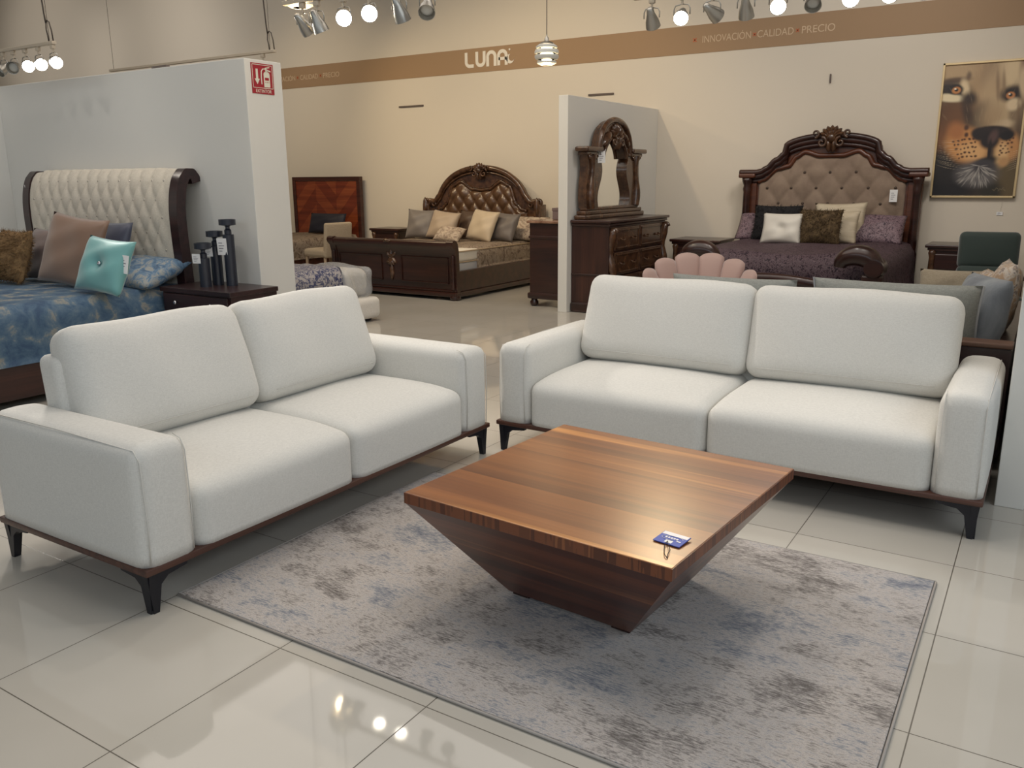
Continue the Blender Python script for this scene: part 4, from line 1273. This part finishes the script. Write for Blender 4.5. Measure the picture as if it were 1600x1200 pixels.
# ------------------------------------------------------------------ lion painting
pt = thing('painting', (2.368, YB, 1.24), 0, 'large portrait painting of a lion face in a thin gold frame', 'painting')
PW, PH = .835, 1.43
bm = BM()
for a in ((-PW / 2, PW / 2, 0, .022), (-PW / 2, PW / 2, PH - .022, PH), (-PW / 2, -PW / 2 + .022, 0, PH), (PW / 2 - .022, PW / 2, 0, PH)):
    box(bm, a[0], a[1], -.05, -.002, a[2], a[3], .003)
link_mesh('frame', bm, GOLD, pt)
def lion_colors(U, V):
    def C(r, g, b): return np.array(lin((r / 255, g / 255, b / 255)))
    img = np.zeros(U.shape + (3,)); img[:] = C(62, 50, 42)
    def blob(cu, cv, ru, rv, col, soft=.35, rot=0, amt=1.0, asp=1.0):
        du, dv = (U - cu) * .58, (V - cv)
        c, s = math.cos(rot), math.sin(rot)
        a = (c * du + s * dv) / (ru * .58); b = (-s * du + c * dv) / rv
        d = np.sqrt(a * a + b * b)
        k = np.clip((1 + soft - d) / (2 * soft), 0, 1); k = k * k * (3 - 2 * k) * amt
        img[:] = img * (1 - k[..., None]) + np.array(col) * k[..., None]
    # broad fur fields
    blob(.50, .12, .70, .22, C(150, 124, 92), .6)
    blob(.12, .06, .30, .12, C(168, 142, 108), .6)
    blob(.60, .22, .22, .34, C(160, 132, 98), .5, .08)
    blob(.66, .05, .16, .16, C(106, 84, 62), .6, .3)
    blob(.80, .06, .14, .16, C(196, 174, 138), .5, -.3)
    blob(1.0, .05, .10, .12, C(112, 76, 60), .4)
    blob(.56, .30, .13, .30, C(172, 146, 112), .7, .12)
    blob(.12, .44, .30, .20, C(88, 58, 36), .6)
    blob(.30, .42, .22, .14, C(104, 70, 44), .6, -.6)
    blob(.06, .60, .20, .14, C(112, 74, 46), .6)
    blob(.55, .42, .20, .12, C(104, 88, 68), .6)
    blob(.74, .38, .14, .14, C(178, 154, 120), .5, -.3)
    blob(.93, .42, .09, .22, C(126, 106, 82), .5, -.1)
    blob(.05, .92, .50, .22, C(26, 24, 26), .4)
    blob(.10, .78, .30, .14, C(34, 30, 30), .5)
    blob(.90, .88, .18, .22, C(92, 78, 54), .6, .1)
    blob(.72, .98, .14, .10, C(44, 40, 34), .5)
    # brows, dark brow mark, eye hollows
    blob(.30, .085, .03, .028, C(84, 64, 50), .7, 0, .8)
    blob(.13, .115, .17, .022, C(92, 70, 52), .6, -.05)
    blob(.10, .185, .22, .060, C(44, 34, 30), .5, .15)
    blob(.27, .18, .05, .07, C(204, 182, 146), .5, -.3)
    blob(.09, .245, .19, .030, C(214, 198, 164), .35, .12)
    blob(.34, .26, .09, .05, C(52, 38, 30), .6, .7)
    blob(.155, .185, .095, .038, C(28, 22, 22), .25, .1)
    blob(.165, .190, .055, .026, C(178, 118, 66), .25)
    blob(.165, .187, .024, .012, C(20, 16, 16), .3)
    blob(.15, .180, .014, .006, C(230, 220, 200), .4)
    blob(.845, .235, .15, .058, C(46, 34, 28), .4, -.15)
    blob(.835, .245, .085, .040, C(26, 20, 20), .25, -.1)
    blob(.825, .248, .052, .026, C(178, 116, 68), .25)
    blob(.825, .245, .022, .012, C(20, 16, 16), .3)
    blob(.81, .238, .012, .006, C(230, 220, 200), .4)
    blob(.87, .315, .085, .045, C(206, 184, 150), .4, -.55)
    blob(.96, .16, .05, .12, C(190, 168, 136), .5, -.15)
    for (cu, cv, rv) in ((.66, .17, .10), (.73, .15, .09), (.94, .36, .09)):
        blob(cu, cv, .018, rv, C(118, 94, 70), .8, -.12, .7)
    blob(.76, .46, .13, .035, C(190, 168, 136), .5, -.1)
    blob(.63, .40, .13, .10, C(158, 132, 100), .7, .1, .8)
    blob(.33, .36, .06, .10, C(60, 44, 34), .7, -.35, .9)
    blob(.97, .60, .05, .18, C(84, 66, 50), .6, 0, .9)
    # muzzle lobes
    blob(.36, .61, .27, .125, C(188, 132, 78), .3, .55)
    blob(.45, .66, .17, .075, C(206, 160, 108), .5, .3)
    blob(.22, .50, .10, .07, C(160, 104, 62), .6, -.5)
    blob(.86, .62, .145, .115, C(180, 130, 82), .3, -.25)
    blob(.80, .68, .08, .09, C(204, 166, 118), .5)
    blob(.84, .74, .06, .035, C(176, 136, 92), .5)
    # nose and mouth line
    blob(.66, .515, .245, .048, C(40, 30, 30), .2)
    blob(.50, .53, .09, .045, C(36, 28, 28), .3, .5)
    blob(.64, .575, .12, .065, C(34, 27, 28), .3)
    blob(.845, .545, .09, .036, C(26, 20, 22), .3, -.25)
    blob(.68, .55, .05, .05, C(84, 62, 58), .6, .3)
    blob(.655, .655, .022, .085, C(32, 24, 24), .4)
    blob(.62, .735, .14, .030, C(30, 26, 28), .5, -.25)
    # chin tuft
    blob(.53, .83, .25, .095, C(92, 88, 88), .45)
    blob(.60, .775, .14, .045, C(58, 54, 58), .6)
    rnd = np.random.RandomState(4)
    def streak(cu, cv, ang, L, wd, col, amt):
        du, dv = (U - cu) * .58, (V - cv)
        a = du * math.cos(ang) + dv * math.sin(ang); b = -du * math.sin(ang) + dv * math.cos(ang)
        b = b - a * a * .8
        k = np.exp(-(b / wd) ** 2) * np.clip(1 - np.abs(a) / L, 0, 1) * amt
        img[:] = img * (1 - k[..., None]) + np.array(col) * k[..., None]
    for _ in range(95):
        r, th = rnd.rand() ** .6, rnd.rand() * 2 * PI
        cu, cv = .53 + .23 * r * math.cos(th), .845 + .085 * r * math.sin(th)
        ang = math.atan2((cv - .77), (cu - .55) * .58)
        streak(cu, cv, ang, .035, .0022, C(176, 170, 162), .75)
    for _ in range(60):
        cu, cv = rnd.rand(), rnd.rand() * .46
        streak(cu, cv, PI / 2 + (cu - .55) * 1.2, .04, .003, C(*( (196, 170, 130) if rnd.rand() > .4 else (104, 82, 62))), .16)
    for k in range(5):
        for j in range(6 - k // 3):
            blob(.20 + .048 * j + .022 * k + rnd.uniform(-.012, .012), .578 + .032 * k - .004 * j + rnd.uniform(-.005, .005), rnd.uniform(.010, .020), rnd.uniform(.005, .009), C(74, 44, 30), .6, rnd.uniform(-.5, .5))
    for k in range(4):
        for j in range(4):
            blob(.80 + .042 * j - .01 * k + rnd.uniform(-.01, .01), .595 + .030 * k - .008 * j + rnd.uniform(-.006, .006), rnd.uniform(.008, .016), rnd.uniform(.005, .008), C(82, 50, 34), .6, rnd.uniform(-.5, .5))
    blob(.34, .475, .028, .02, C(74, 48, 36), .6); blob(.35, .53, .024, .018, C(74, 46, 34), .6)
    for k in range(16):
        streak(.14 + .02 * (k % 3), .57 + .014 * k, .05 + .05 * (k - 5) * .4 + PI, .10, .0013, C(206, 186, 156), .6)
        if k < 9: streak(.98, .66 + .016 * k, -.2 - .02 * k, .07, .0013, C(206, 190, 160), .55)
    # signature scrawl
    for k in range(7):
        streak(.76 + .022 * k, .955 - .006 * (k % 3), (-.9 if k % 2 else .5), .014, .0016, C(150, 134, 100), .8)
    return np.clip(img * 1.22, 0, 1)
NXP, NYP = 150, 250
iw, ih = PW - .044, PH - .044
bm = BM()
grid(bm, NXP, NYP, lambda u, v: Vector((-iw / 2 + iw * u, -.030, .022 + ih * (1 - v))))
bmesh.ops.recalc_face_normals(bm, faces=bm.faces)
me = bpy.data.meshes.new('canvas'); bm.to_mesh(me); bm.free()
ca = me.color_attributes.new('paint', 'FLOAT_COLOR', 'POINT')
UU = np.repeat(np.linspace(0, 1, NXP + 1), NYP + 1); VV = np.tile(np.linspace(0, 1, NYP + 1), NXP + 1)
cols = lion_colors(UU[None, :], VV[None, :])[0]
ca.data.foreach_set('color', np.concatenate([cols, np.ones((len(cols), 1))], 1).astype(np.float32).ravel())
CANVAS = bpy.data.materials.new('oil_paint'); CANVAS.use_nodes = True
_t = NT(CANVAS); _a = _t.new('ShaderNodeVertexColor'); _a.layer_name = 'paint'
_t.link(_a.outputs['Color'], _t.b.inputs['Base Color']); _t.b.inputs['Roughness'].default_value = .45
me.materials.append(CANVAS)
cv_ = bpy.data.objects.new('canvas', me); COL.objects.link(cv_); cv_.parent = pt
bm = BM(); box(bm, -PW / 2 + .02, PW / 2 - .02, -.028, -.001, .02, PH - .02)
link_mesh('backing_board', bm, mat('backing', rgb(60, 50, 42), .8), pt)
bm = BM(); tube(bm, [(.30, -.02, .0), (.303, -.012, -.08), (.295, -.008, -.155)], .0012, 5)
s_ = link_mesh('string', bm, mat('white_string', rgb(190, 186, 176), .8), pt)
hang_card(pt, (.292, -.008, -.15), (0, 0, 0), .06, .035)

# ------------------------------------------------------------------ reddish bed far left, armchair-like dining chair, floral mattress bed
l3 = thing('bed', (-7.25, 8.0, 0), 0, 'bed with reddish herringbone wood headboard, partly hidden behind the left partition', 'bed')
OY3 = -8.0
RW = make_wood('red_brown_frame', [(.3, rgb(58, 30, 24)), (.7, rgb(86, 46, 34))], 16, 1.0, 'x', .35)
bm = BM(); box(bm, -.82, .73, 9.0 + OY3, 9.08 + OY3, 1.47, 1.535, .006); box(bm, -.82, -.75, 9.0 + OY3, 9.08 + OY3, 0, 1.47, .006); box(bm, .655, .73, 9.0 + OY3, 9.08 + OY3, 0, 1.47, .006)
link_mesh('headboard_frame', bm, RW, l3)
HER = [make_wood('herringbone_a', [(.3, rgb(128, 58, 34)), (.7, rgb(164, 86, 50))], 14, 1, 'x', .3, .3), make_wood('herringbone_b', [(.3, rgb(104, 44, 28)), (.7, rgb(142, 66, 40))], 14, 1, 'x', .3, .3)]
bm = BM()
pw = .27
for half, (xa, xb) in enumerate(((-.75, -.285), (-.285, .18), (.18, .645))):
    for k in range(-4, 9):
        sg_ = 1 if half % 2 == 0 else -1
        z0 = .35 + k * pw
        q = [(xa, z0), (xb, z0 + sg_ * (xb - xa)), (xb, z0 + sg_ * (xb - xa) + pw), (xa, z0 + pw)]
        q2 = [(x, min(1.468, max(.35, z))) for x, z in q]
        if (max(z for _, z in q2) - min(z for _, z in q2)) < .02: continue
        # clip polygon to the headboard rectangle
        poly = q
        for lim, keep in ((1.468, -1), (.35, 1)):
            out = []
            for a, b in zip(poly, poly[1:] + poly[:1]):
                ina = (a[1] - lim) * keep >= 0; inb = (b[1] - lim) * keep >= 0
                if ina: out.append(a)
                if ina != inb:
                    t_ = (lim - a[1]) / (b[1] - a[1]); out.append((a[0] + (b[0] - a[0]) * t_, lim))
            poly = out
            if not poly: break
        if len(poly) < 3: continue
        n0_ = len(bm.faces)
        prism(bm, poly, 9.02 + OY3 + .002 * (k % 2), 9.06 + OY3, 'xz')
        bm.faces.ensure_lookup_table()
        for f_ in bm.faces[n0_:]: f_.material_index = (k + half) % 2
link_mesh('herringbone_panel', bm, HER, l3)
bm = BM(); box(bm, -.78, .70, 7.0 + OY3, 9.0 + OY3, .08, .32, .01)
link_mesh('bed_frame', bm, RW, l3)
bm = BM(); rbox(bm, .72, .98, .13, .05, T(-.04, 8.0 + OY3, .45))
link_mesh('mattress', bm, MATTRESS, l3, 180)
bm = BM(); draped(bm, -.78, .72, 7.0 + OY3, 8.9 + OY3, .60, .30, .05, .012, seed=5)
link_mesh('quilt', bm, FLORAL, l3, 180)
NAVY = mat('navy_satin', rgb(38, 38, 50), .6)
pillow('bed_cushion', 'long navy cushion against the reddish herringbone headboard', 'cushion', .8, .34, .16, (-7.05, 8.70, .62), 0, .3, NAVY, 31, pinch=.03)

ck = thing('dining_chair', (-5.80, 7.45, 0), math.radians(-98), 'beige upholstered dining chair behind the left end of leather bed footboard', 'chair')
CHF = make_fabric('beige_chair_fabric', rgb(168, 152, 130), rgb(186, 170, 148), 260, .2)
bm = BM(); rbox(bm, .25, .25, .055, .04, T(0, 0, .455), (0, 0, .015))
link_mesh('seat', bm, CHF, ck, 180)
bm = BM(); rbox(bm, .24, .035, .25, .03, T(0, .25, .64, -.12), (0, .01, 0))
link_mesh('backrest', bm, CHF, ck, 180)
for x in (-.21, .21):
    for y in (-.21, .21):
        bm = BM(); tube(bm, [(x, y, .41), (x * 1.06, y * 1.06, 0)], [.024, .015], 8)
        link_mesh('leg', bm, mat('chair_leg_wood', rgb(150, 128, 104), .5), ck, 180)

l4 = thing('bed', (-4.0, 4.35, 0), 0, 'white upholstered bed base with blue and white floral mattress cover behind the left partition', 'bed')
WB_ = make_fabric('white_base_fabric', rgb(206, 202, 196), rgb(220, 217, 212), 260, .2)
bm = BM(); rbox(bm, 1.12, .90, .115, .06, T(0, 0, .145))
link_mesh('bed_base', bm, WB_, l4, 180)
bm = BM()
for x in (-1.0, 1.0):
    for y in (-.8, .8): lathe(bm, [(.03, 0), (.035, .03)], 10, T(x, y, 0))
link_mesh('foot', bm, BLACKMETAL, l4)
bm = BM(); rbox(bm, 1.05, .87, .15, .09, T(-.06, 0, .41), (.01, .01, .02))
link_mesh('mattress', bm, MATTRESS, l4, 180)
TOILE = make_mottled('blue_white_floral', [(.40, rgb(214, 210, 210)), (.49, rgb(204, 200, 204)), (.52, rgb(80, 90, 140)), (.58, rgb(58, 68, 120)), (.62, rgb(210, 206, 208))], 12, .7, dist=3, bump=.2)
bm = BM(); draped(bm, -1.05, 1.01, -.89, .45, .605, .30, .08, .006, sides=('r',), seed=8)
link_mesh('quilt', bm, TOILE, l4, 180)
def wrap(p):
    p.x += .02 * math.sin(p.y * 23 + p.z * 11); p.z += .012 * math.sin(p.y * 17 + p.x * 9)
    return p
bm = BM(); rbox(bm, .40, .24, .16, .09, T(.66, .655, .425), (.01, .01, .02), nf=22, fn=wrap)
WRAP = bpy.data.materials.new('clear_wrap'); WRAP.use_nodes = True
_t = NT(WRAP)
_t.b.inputs['Base Color'].default_value = (*rgb(206, 210, 216), 1); _t.b.inputs['Roughness'].default_value = .12
_t.b.inputs['Alpha'].default_value = .45; _t.bump(_t.noise(_t.coord(), 22, 4, .6, 1.5), .8, .03)
link_mesh('plastic_wrap', bm, WRAP, l4, 180)
# ------------------------------------------------------------------ pink shell chair, green chair, grey corner sofa
pk = thing('shell_armchair', (.745, 5.05, 0), math.radians(20), 'pink velvet shell armchair with channelled back behind the right sofa', 'armchair')
PINK = mat('pink_velvet', rgb(190, 160, 150), .65, sheen=.5, bump=(40, .05))
bm = BM(); lathe(bm, [(.30, .18), (.36, .20), (.38, .30), (.38, .40), (.35, .45), (.2, .47), (0, .475)], 36)
link_mesh('seat', bm, PINK, pk, 180)
NCH = 10
pz = mat('gold_leg', rgb(170, 140, 90), .3, .8)
for k in range(NCH):
    a0 = math.radians(-40 + 260 * k / NCH); a1 = math.radians(-40 + 260 * (k + 1) / NCH)
    mid = (a0 + a1) / 2
    htop = .62 + .22 * max(0, math.sin(mid)) ** .9
    bm = BM()
    def f(u, v):
        a = a0 + (a1 - a0) * u
        bul = math.sin(PI * u) ** .6
        r = .34 + .13 * v
        z = .20 + (htop - .20) * v + .02 * (bul - 1) * (v > .9)
        edge = math.sin(PI * min(1, max(0, v))) ** .3 if v < 1 else 0
        return r, a, z, bul
    def fo(u, v):
        r, a, z, b = f(u, v); r += (.018 + .03 * b) * (1 - v ** 8) + .010
        z += .018 * (b - .6) * v ** 4
        return Vector((r * math.cos(a), r * math.sin(a), z))
    def fi(u, v):
        r, a, z, b = f(u, v); r -= (.018 + .03 * b) * (1 - v ** 8) + .010
        z += .018 * (b - .6) * v ** 4
        return Vector((r * math.cos(a), r * math.sin(a), z))
    shell(bm, 8, 14, fo, fi)
    link_mesh('back_channel', bm, PINK, pk, 70)
for a in (45, 135, 225, 315):
    bm = BM(); c_, s_ = math.cos(math.radians(a)), math.sin(math.radians(a))
    tube(bm, [(.26 * c_, .26 * s_, .20), (.32 * c_, .32 * s_, 0)], [.018, .010], 8)
    link_mesh('leg', bm, pz, pk, 180)

gc = thing('armchair', (2.725, 7.15, 0), math.radians(8), 'dark green velvet armchair in front of the nightstand under the lion painting', 'armchair')
GREEN = mat('dark_green_velvet', rgb(44, 58, 54), .75, sheen=.35, bump=(20, .1))
bm = BM(); rbox(bm, .25, .08, .17, .05, T(0, .26, .80, -.10), (0, .02, 0)); 
link_mesh('upper_back', bm, GREEN, gc, 180)
bm = BM(); rbox(bm, .25, .09, .12, .05, T(0, .22, .54, -.10), (0, .02, 0))
link_mesh('lower_back', bm, GREEN, gc, 180)
bm = BM(); rbox(bm, .26, .30, .085, .05, T(0, -.05, .37), (0, 0, .015))
link_mesh('seat', bm, GREEN, gc, 180)
for sgn in (-1, 1):
    bm = BM(); tube(bm, [(sgn * .28, .22, .55), (sgn * .30, -.05, .585), (sgn * .30, -.30, .57)], .022, 8)
    link_mesh('armrest', bm, CHERRY, gc, 180)
    for y in (.22, -.28):
        bm = BM(); tube(bm, [(sgn * .29, y, .57), (sgn * .29, y, 0)], [.02, .014], 8)
        link_mesh('leg', bm, CHERRY, gc, 180)

gs = thing('sectional_sofa', (2.0, 3.6, 0), 0, 'grey corner sofa with dark wood back ledge behind the right white sofa', 'sofa')
GX, GY = -2.0, -3.6
LEDGE = make_wood('ledge_wood', [(.3, rgb(84, 58, 46)), (.7, rgb(118, 86, 68))], 14, 1, 'x', .45)
bm = BM(); box(bm, .95 + GX, 3.07 + GX, 3.13 + GY, 3.24 + GY, .07, .635, .006)
link_mesh('back_frame', bm, ESPRESSO, gs)
bm = BM(); box(bm, .94 + GX, 3.075 + GX, 3.12 + GY, 3.25 + GY, .635, .662, .008)
link_mesh('ledge', bm, LEDGE, gs)
bm = BM(); box(bm, 2.97 + GX, 3.07 + GX, 3.24 + GY, 5.4 + GY, .07, .60, .006)
link_mesh('side_frame', bm, ESPRESSO, gs)
GSF = make_fabric('grey_sofa_fabric', rgb(120, 120, 120), rgb(142, 142, 142), 260, .25)
for (x0, x1, y0, y1) in ((.97, 1.98, 3.26, 4.05), (2.0, 2.95, 3.26, 4.05), (2.15, 2.95, 4.07, 5.38)):
    bm = BM(); rbox(bm, (x1 - x0) / 2, (y1 - y0) / 2, .15, .06, T((x0 + x1) / 2 + GX, (y0 + y1) / 2 + GY, .33), (0, 0, .02))
    link_mesh('seat_cushion', bm, GSF, gs, 180)
GSB = mat('base_block', rgb(60, 52, 50), .8)
bm = BM(); box(bm, 1.0 + GX, 2.95 + GX, 3.28 + GY, 4.0 + GY, 0, .18); box(bm, 2.2 + GX, 2.95 + GX, 4.0 + GY, 5.35 + GY, 0, .18)
link_mesh('plinth', bm, GSB, gs)
GREYC = make_fabric('grey_linen', rgb(134, 136, 132), rgb(154, 156, 150), 260, .25)
BLUEG = make_mottled('grey_blue_brushed', [(.35, rgb(104, 110, 118)), (.55, rgb(136, 142, 148)), (.72, rgb(160, 164, 168))], 3, .8, bump=.3, sheen=.3)
PATT = make_mottled('taupe_cream_pattern', [(.42, rgb(176, 150, 124)), (.50, rgb(206, 196, 184)), (.56, rgb(134, 122, 118)), (.66, rgb(190, 172, 150))], 5, .8, dist=3, bump=.2, detail=3)
def gcush(label, x, y, z, w_, h_, t_, rz, lean, m, seed, pinch=.04):
    p = pillow('sofa_cushion', label, 'cushion', w_, h_, t_, (x, y, z), rz, lean, m, seed, pinch=pinch)
    return p
# back cushions: backs toward the camera, leaning on the ledge (rz = pi turns their fronts to +y)
p = gcush('grey linen back cushion showing over the left back cushion of right white sofa', 1.58, 3.36, .47, .76, .435, .17, PI, .10, GREYC, 41)
p = gcush('grey linen back cushion showing over the right back cushion of right white sofa', 2.475, 3.38, .47, .86, .455, .19, PI, .10, GREYC, 42)
bm = BM()
tube(bm, [(-.43 * (1 - .04 * (1 - (k / 6 - 1) ** 2)), 0, .455 * k / 12) for k in range(13)], .006, 6)
link_mesh('piping', bm, mat('light_piping', rgb(176, 178, 180), .8), p)
bm = BM(); tube(bm, [(.43 * (1 - .04 * (1 - (k / 6 - 1) ** 2)), 0, .455 * k / 12) for k in range(13)], .006, 6)
link_mesh('piping', bm, mat('light_piping', rgb(176, 178, 180), .8), p)
gcush('large grey-blue brushed cushion leaning at the right end by the white wall', 2.83, 3.54, .50, .46, .46, .22, math.radians(-62), .22, BLUEG, 43, .02)
gcush('striped taupe and cream cushion behind the large grey-blue one, highest by the wall', 2.90, 3.98, .49, .46, .52, .18, math.radians(-82), .20, PATT, 44)
gcush('taupe and cream patterned cushion lying further back in the grey corner sofa', 2.74, 4.52, .50, .46, .42, .18, math.radians(-70), .45, PATT, 45)
gcush('plain beige cushion farthest back in the grey corner sofa', 2.62, 5.02, .48, .44, .36, .17, math.radians(4), .25, make_fabric('beige_linen', rgb(150, 138, 118), rgb(170, 158, 138), 260, .25), 46)
gcush('cream patterned cushion low in front of the plain beige one', 2.50, 4.16, .50, .42, .34, .15, math.radians(-20), .62, PATT, 47)

# ------------------------------------------------------------------ pendant lamps and spotlight tracks
WHITEM = mat('white_enamel_shade', rgb(214, 212, 204), .35)
GLOW = mat('lamp_glow', (1, 1, 1), .4, emit=((1.0, .82, .5), 9.0))
def pendant(loc, label):
    t = thing('pendant_lamp', loc, 0, label, 'lamp', 'layered ball pendant lamps')
    R_ = .112
    zs = [(-.098, -.066), (-.048, -.012), (.004, .038), (.052, .082)]
    for a, b in zs:
        bm = BM()
        ra, rb = [math.sqrt(max(.0004, R_ ** 2 - z * z)) for z in (a, b)]
        lathe(bm, [(ra * .80, a), (ra, a), (max(ra, rb) * 1.01, (a + b) / 2), (rb, b), (rb * .80, b), (ra * .80, a)], 36)
        link_mesh('shade_ring', bm, WHITEM, t, 40)
    bm = BM(); lathe(bm, [(0, -.075), (.035, -.070), (.058, -.03), (.062, .02), (.05, .065), (.03, .085), (0, .09)], 24)
    link_mesh('glowing_core', bm, GLOW, t, 180)
    bm = BM(); lathe(bm, [(.074, .084), (.055, .102), (.022, .112), (.018, .14), (.006, .155), (.006, .17)], 24)
    for a in range(3):
        A = a * 2 * PI / 3
        tube(bm, [(.085 * math.cos(A), .085 * math.sin(A), -.08), (.098 * math.cos(A), .098 * math.sin(A), 0), (.07 * math.cos(A), .07 * math.sin(A), .088)], .004, 6)
    link_mesh('cap', bm, CHAMP, t, 40)
    bm = BM(); tube(bm, [(0, 0, .16), (0, 0, ZC - loc[2])], .004, 6)
    link_mesh('cord', bm, CORD, t)
    l = bpy.data.lights.new('pendant_light', 'POINT'); l.energy = 6; l.color = WARM; l.shadow_soft_size = .05
    o = bpy.data.objects.new('pendant_light', l); COL.objects.link(o); o.location = (loc[0], loc[1], loc[2] - .13)
pendant((-1.00, 5.55, 2.605), 'layered ball pendant lamp hanging before the brown lettered band')
pendant((-1.11, 2.55, 2.66), 'layered ball pendant lamp cut by the top edge, left of the spotlight row')

def track(x0, x1, y, z, label, cords):
    t = thing('lighting_track', ((x0 + x1) / 2, y, z), 0, label, 'light track', 'suspended lighting tracks')
    L = x1 - x0
    bm = BM(); box(bm, -L / 2, L / 2, -.018, .018, -.012, .012, .003)
    link_mesh('rail', bm, TRACKM, t)
    for x in (-L / 2 + .06, L / 2 - .06):
        bm = BM(); tube(bm, [(x, 0, .01), (x, 0, ZC - z)], .002, 5)
        link_mesh('suspension_wire', bm, CORD, t)
    if cords:
        bm = BM()
        xe = L / 2 - .03
        tube(bm, [(xe - .10, 0, ZC - z), (xe - .085, 0, .6), (xe - .06, 0, .22), (xe - .05, 0, .15)], .006, 6)
        tube(bm, [(xe - .05, 0, .15), (xe - .03, 0, .17), (xe - .005, 0, .155), (xe + .015, 0, .09), (xe + .022, 0, .012)], .005, 6)
        tube(bm, [(xe - .05, 0, .15), (xe - .055, 0, .10), (xe - .045, 0, .06), (xe - .04, 0, .012)], .005, 6)
        link_mesh('power_cord', bm, CORD, t, 180)
    return t
def spot_head(x, y, z, target, label, group, lit, power=0, color=SOFT, angle=60):
    """z: height of rail; head hangs below it"""
    t = thing('spotlight', (x, y, z), 0, label, 'spotlight', group)
    bm = BM(); box(bm, -.02, .02, -.014, .014, -.045, -.012, .004)
    tube(bm, [(0, 0, -.04), (0, 0, -.075)], .008, 8)
    link_mesh('adapter', bm, TRACKM, t, 40)
    piv = Vector((0, 0, -.135))
    d = (Vector(target) - (Vector((x, y, z)) + piv)).normalized()
    q = d.to_track_quat('-Z', 'Y').to_matrix().to_4x4()
    M = Matrix.Translation(piv) @ q
    bm = BM()
    tube(bm, [(0, 0, -.07), (.045, 0, -.078), (.055, 0, -.10), (.055, 0, -.135)], .004, 6); tube(bm, [(0, 0, -.07), (-.045, 0, -.078), (-.055, 0, -.10), (-.055, 0, -.135)], .004, 6)
    link_mesh('yoke', bm, CHAMP, t, 180)
    bm = BM(); lathe(bm, [(0, .03), (.022, .022), (.038, -.02), (.0465, -.061), (.050, -.062), (.044, -.02), (.027, .03), (.022, .065), (.012, .075), (0, .076)], 20, M)
    link_mesh('lamp_shade', bm, CHAMP, t, 60)
    bm = BM(); lathe(bm, [(0, -.034), (.026, -.033), (.0405, -.028), (.039, -.022), (0, -.021)], 20, M)
    link_mesh('bulb', bm, BULB if lit else BULBOFF, t, 180)
    if lit:
        p = Vector((x, y, z)) + piv + d * .085
        spot('spotlight_beam', p, Vector(target), power, color, angle, .7, .03)
camv = (3.1, -1.5, 1.2)
# track over the blue bed
track(-6.2, -3.66, 2.40, 2.55, 'spotlight track hanging over the blue bed at the upper left', True)
for k, (x, dz, tgt, lit) in enumerate(((-4.43, 0, (-4.3, 1.2, 1.6), False), (-4.27, 0, (-3.2, 1.2, 1.9), False), (-4.09, 0, (1.5, .6, .6), True), (-3.90, 0, (1.7, .6, .5), True), (-3.69, 0, (1.9, .8, .5), True))):
    spot_head(x, 2.40, 2.55, tgt, ['unlit spotlight, leftmost on the track over the blue bed', 'half turned unlit spotlight, second from the left over the blue bed', 'lit spotlight, third from the left over the blue bed', 'lit spotlight, fourth from the left over the blue bed', 'brightest lit spotlight at the right end of track over blue bed'][k], 'spotlights over the blue bed', lit, 150)
track(-1.15, 1.2, 2.45, 2.575, 'spotlight track above the gap between both white sofas, mostly above the picture', False)
for k, (x, tgt, lit) in enumerate(((-.985, (-.9, 4.2, .9), False), (-.86, (-.55, 3.2, .6), False), (-.64, (1.2, .4, 2.0), True), (-.435, (2.2, -.6, 2.1), True), (-.205, (-.1, 3.6, .3), False), (.0, (1.0, .8, .7), False))):
    spot_head(x, 2.45, 2.575, tgt, ['unlit spotlight, leftmost in the row right of the cut-off pendant lamp', 'unlit white spotlight just left of the two lit ones near the pendant', 'smaller-looking lit spotlight, left of the lit pair near the pendant', 'rounder lit spotlight, right of the lit pair near the pendant', 'unlit spotlight pointing down, right of the lit pair', 'unlit silver spotlight turned to the viewer, last of the pendant row'][k], 'spotlights between the white sofas', lit, 14, SOFT, 44)
track(.62, 3.05, 3.90, 2.645, 'spotlight track crossing in front of the brown band at the upper right', False)
for k, (x, tgt, lit) in enumerate(((.752, (.6, 5.4, .8), False), (.963, (1.85, .75, .60), True), (1.165, (2.0, 5.6, 1.6), False), (1.383, (1.2, 5.2, .8), False), (1.582, (2.6, .7, .9), True), (1.791, (2.2, 2.4, 1.2), False), (2.01, (2.4, .6, .8), True), (2.221, (2.6, .7, .8), True), (2.40, (2.9, .9, .8), True))):
    spot_head(x, 3.90, 2.645, tgt, ['unlit spotlight, leftmost of the row before the right brown band', 'brightest starry lit spotlight, second of the row before right brown band', 'unlit round spotlight right after the brightest starry one', 'unlit spotlight pointing down between the two starry lit ones', 'second starry lit spotlight, above the word on the brown band', 'unlit round silver spotlight right of the second starry one', 'lit spotlight at the top edge, first of the right-hand three', 'lit spotlight at the top edge, middle of the right-hand three', 'lit spotlight at the top edge, last of the right-hand three'][k], 'spotlights before the right brown band', lit, 95 if k == 1 else 22, WARM if k == 1 else SOFT, 42 if k == 1 else 60)
track(-5.3, -2.86, 3.95, 2.60, 'spotlight track ending above the extinguisher sign behind the left partition', True)
spot_head(-3.02, 3.95, 2.60, (-3.4, 6.2, .6), 'unlit spotlight at the track end above the extinguisher sign', 'spotlights behind the left partition', False)
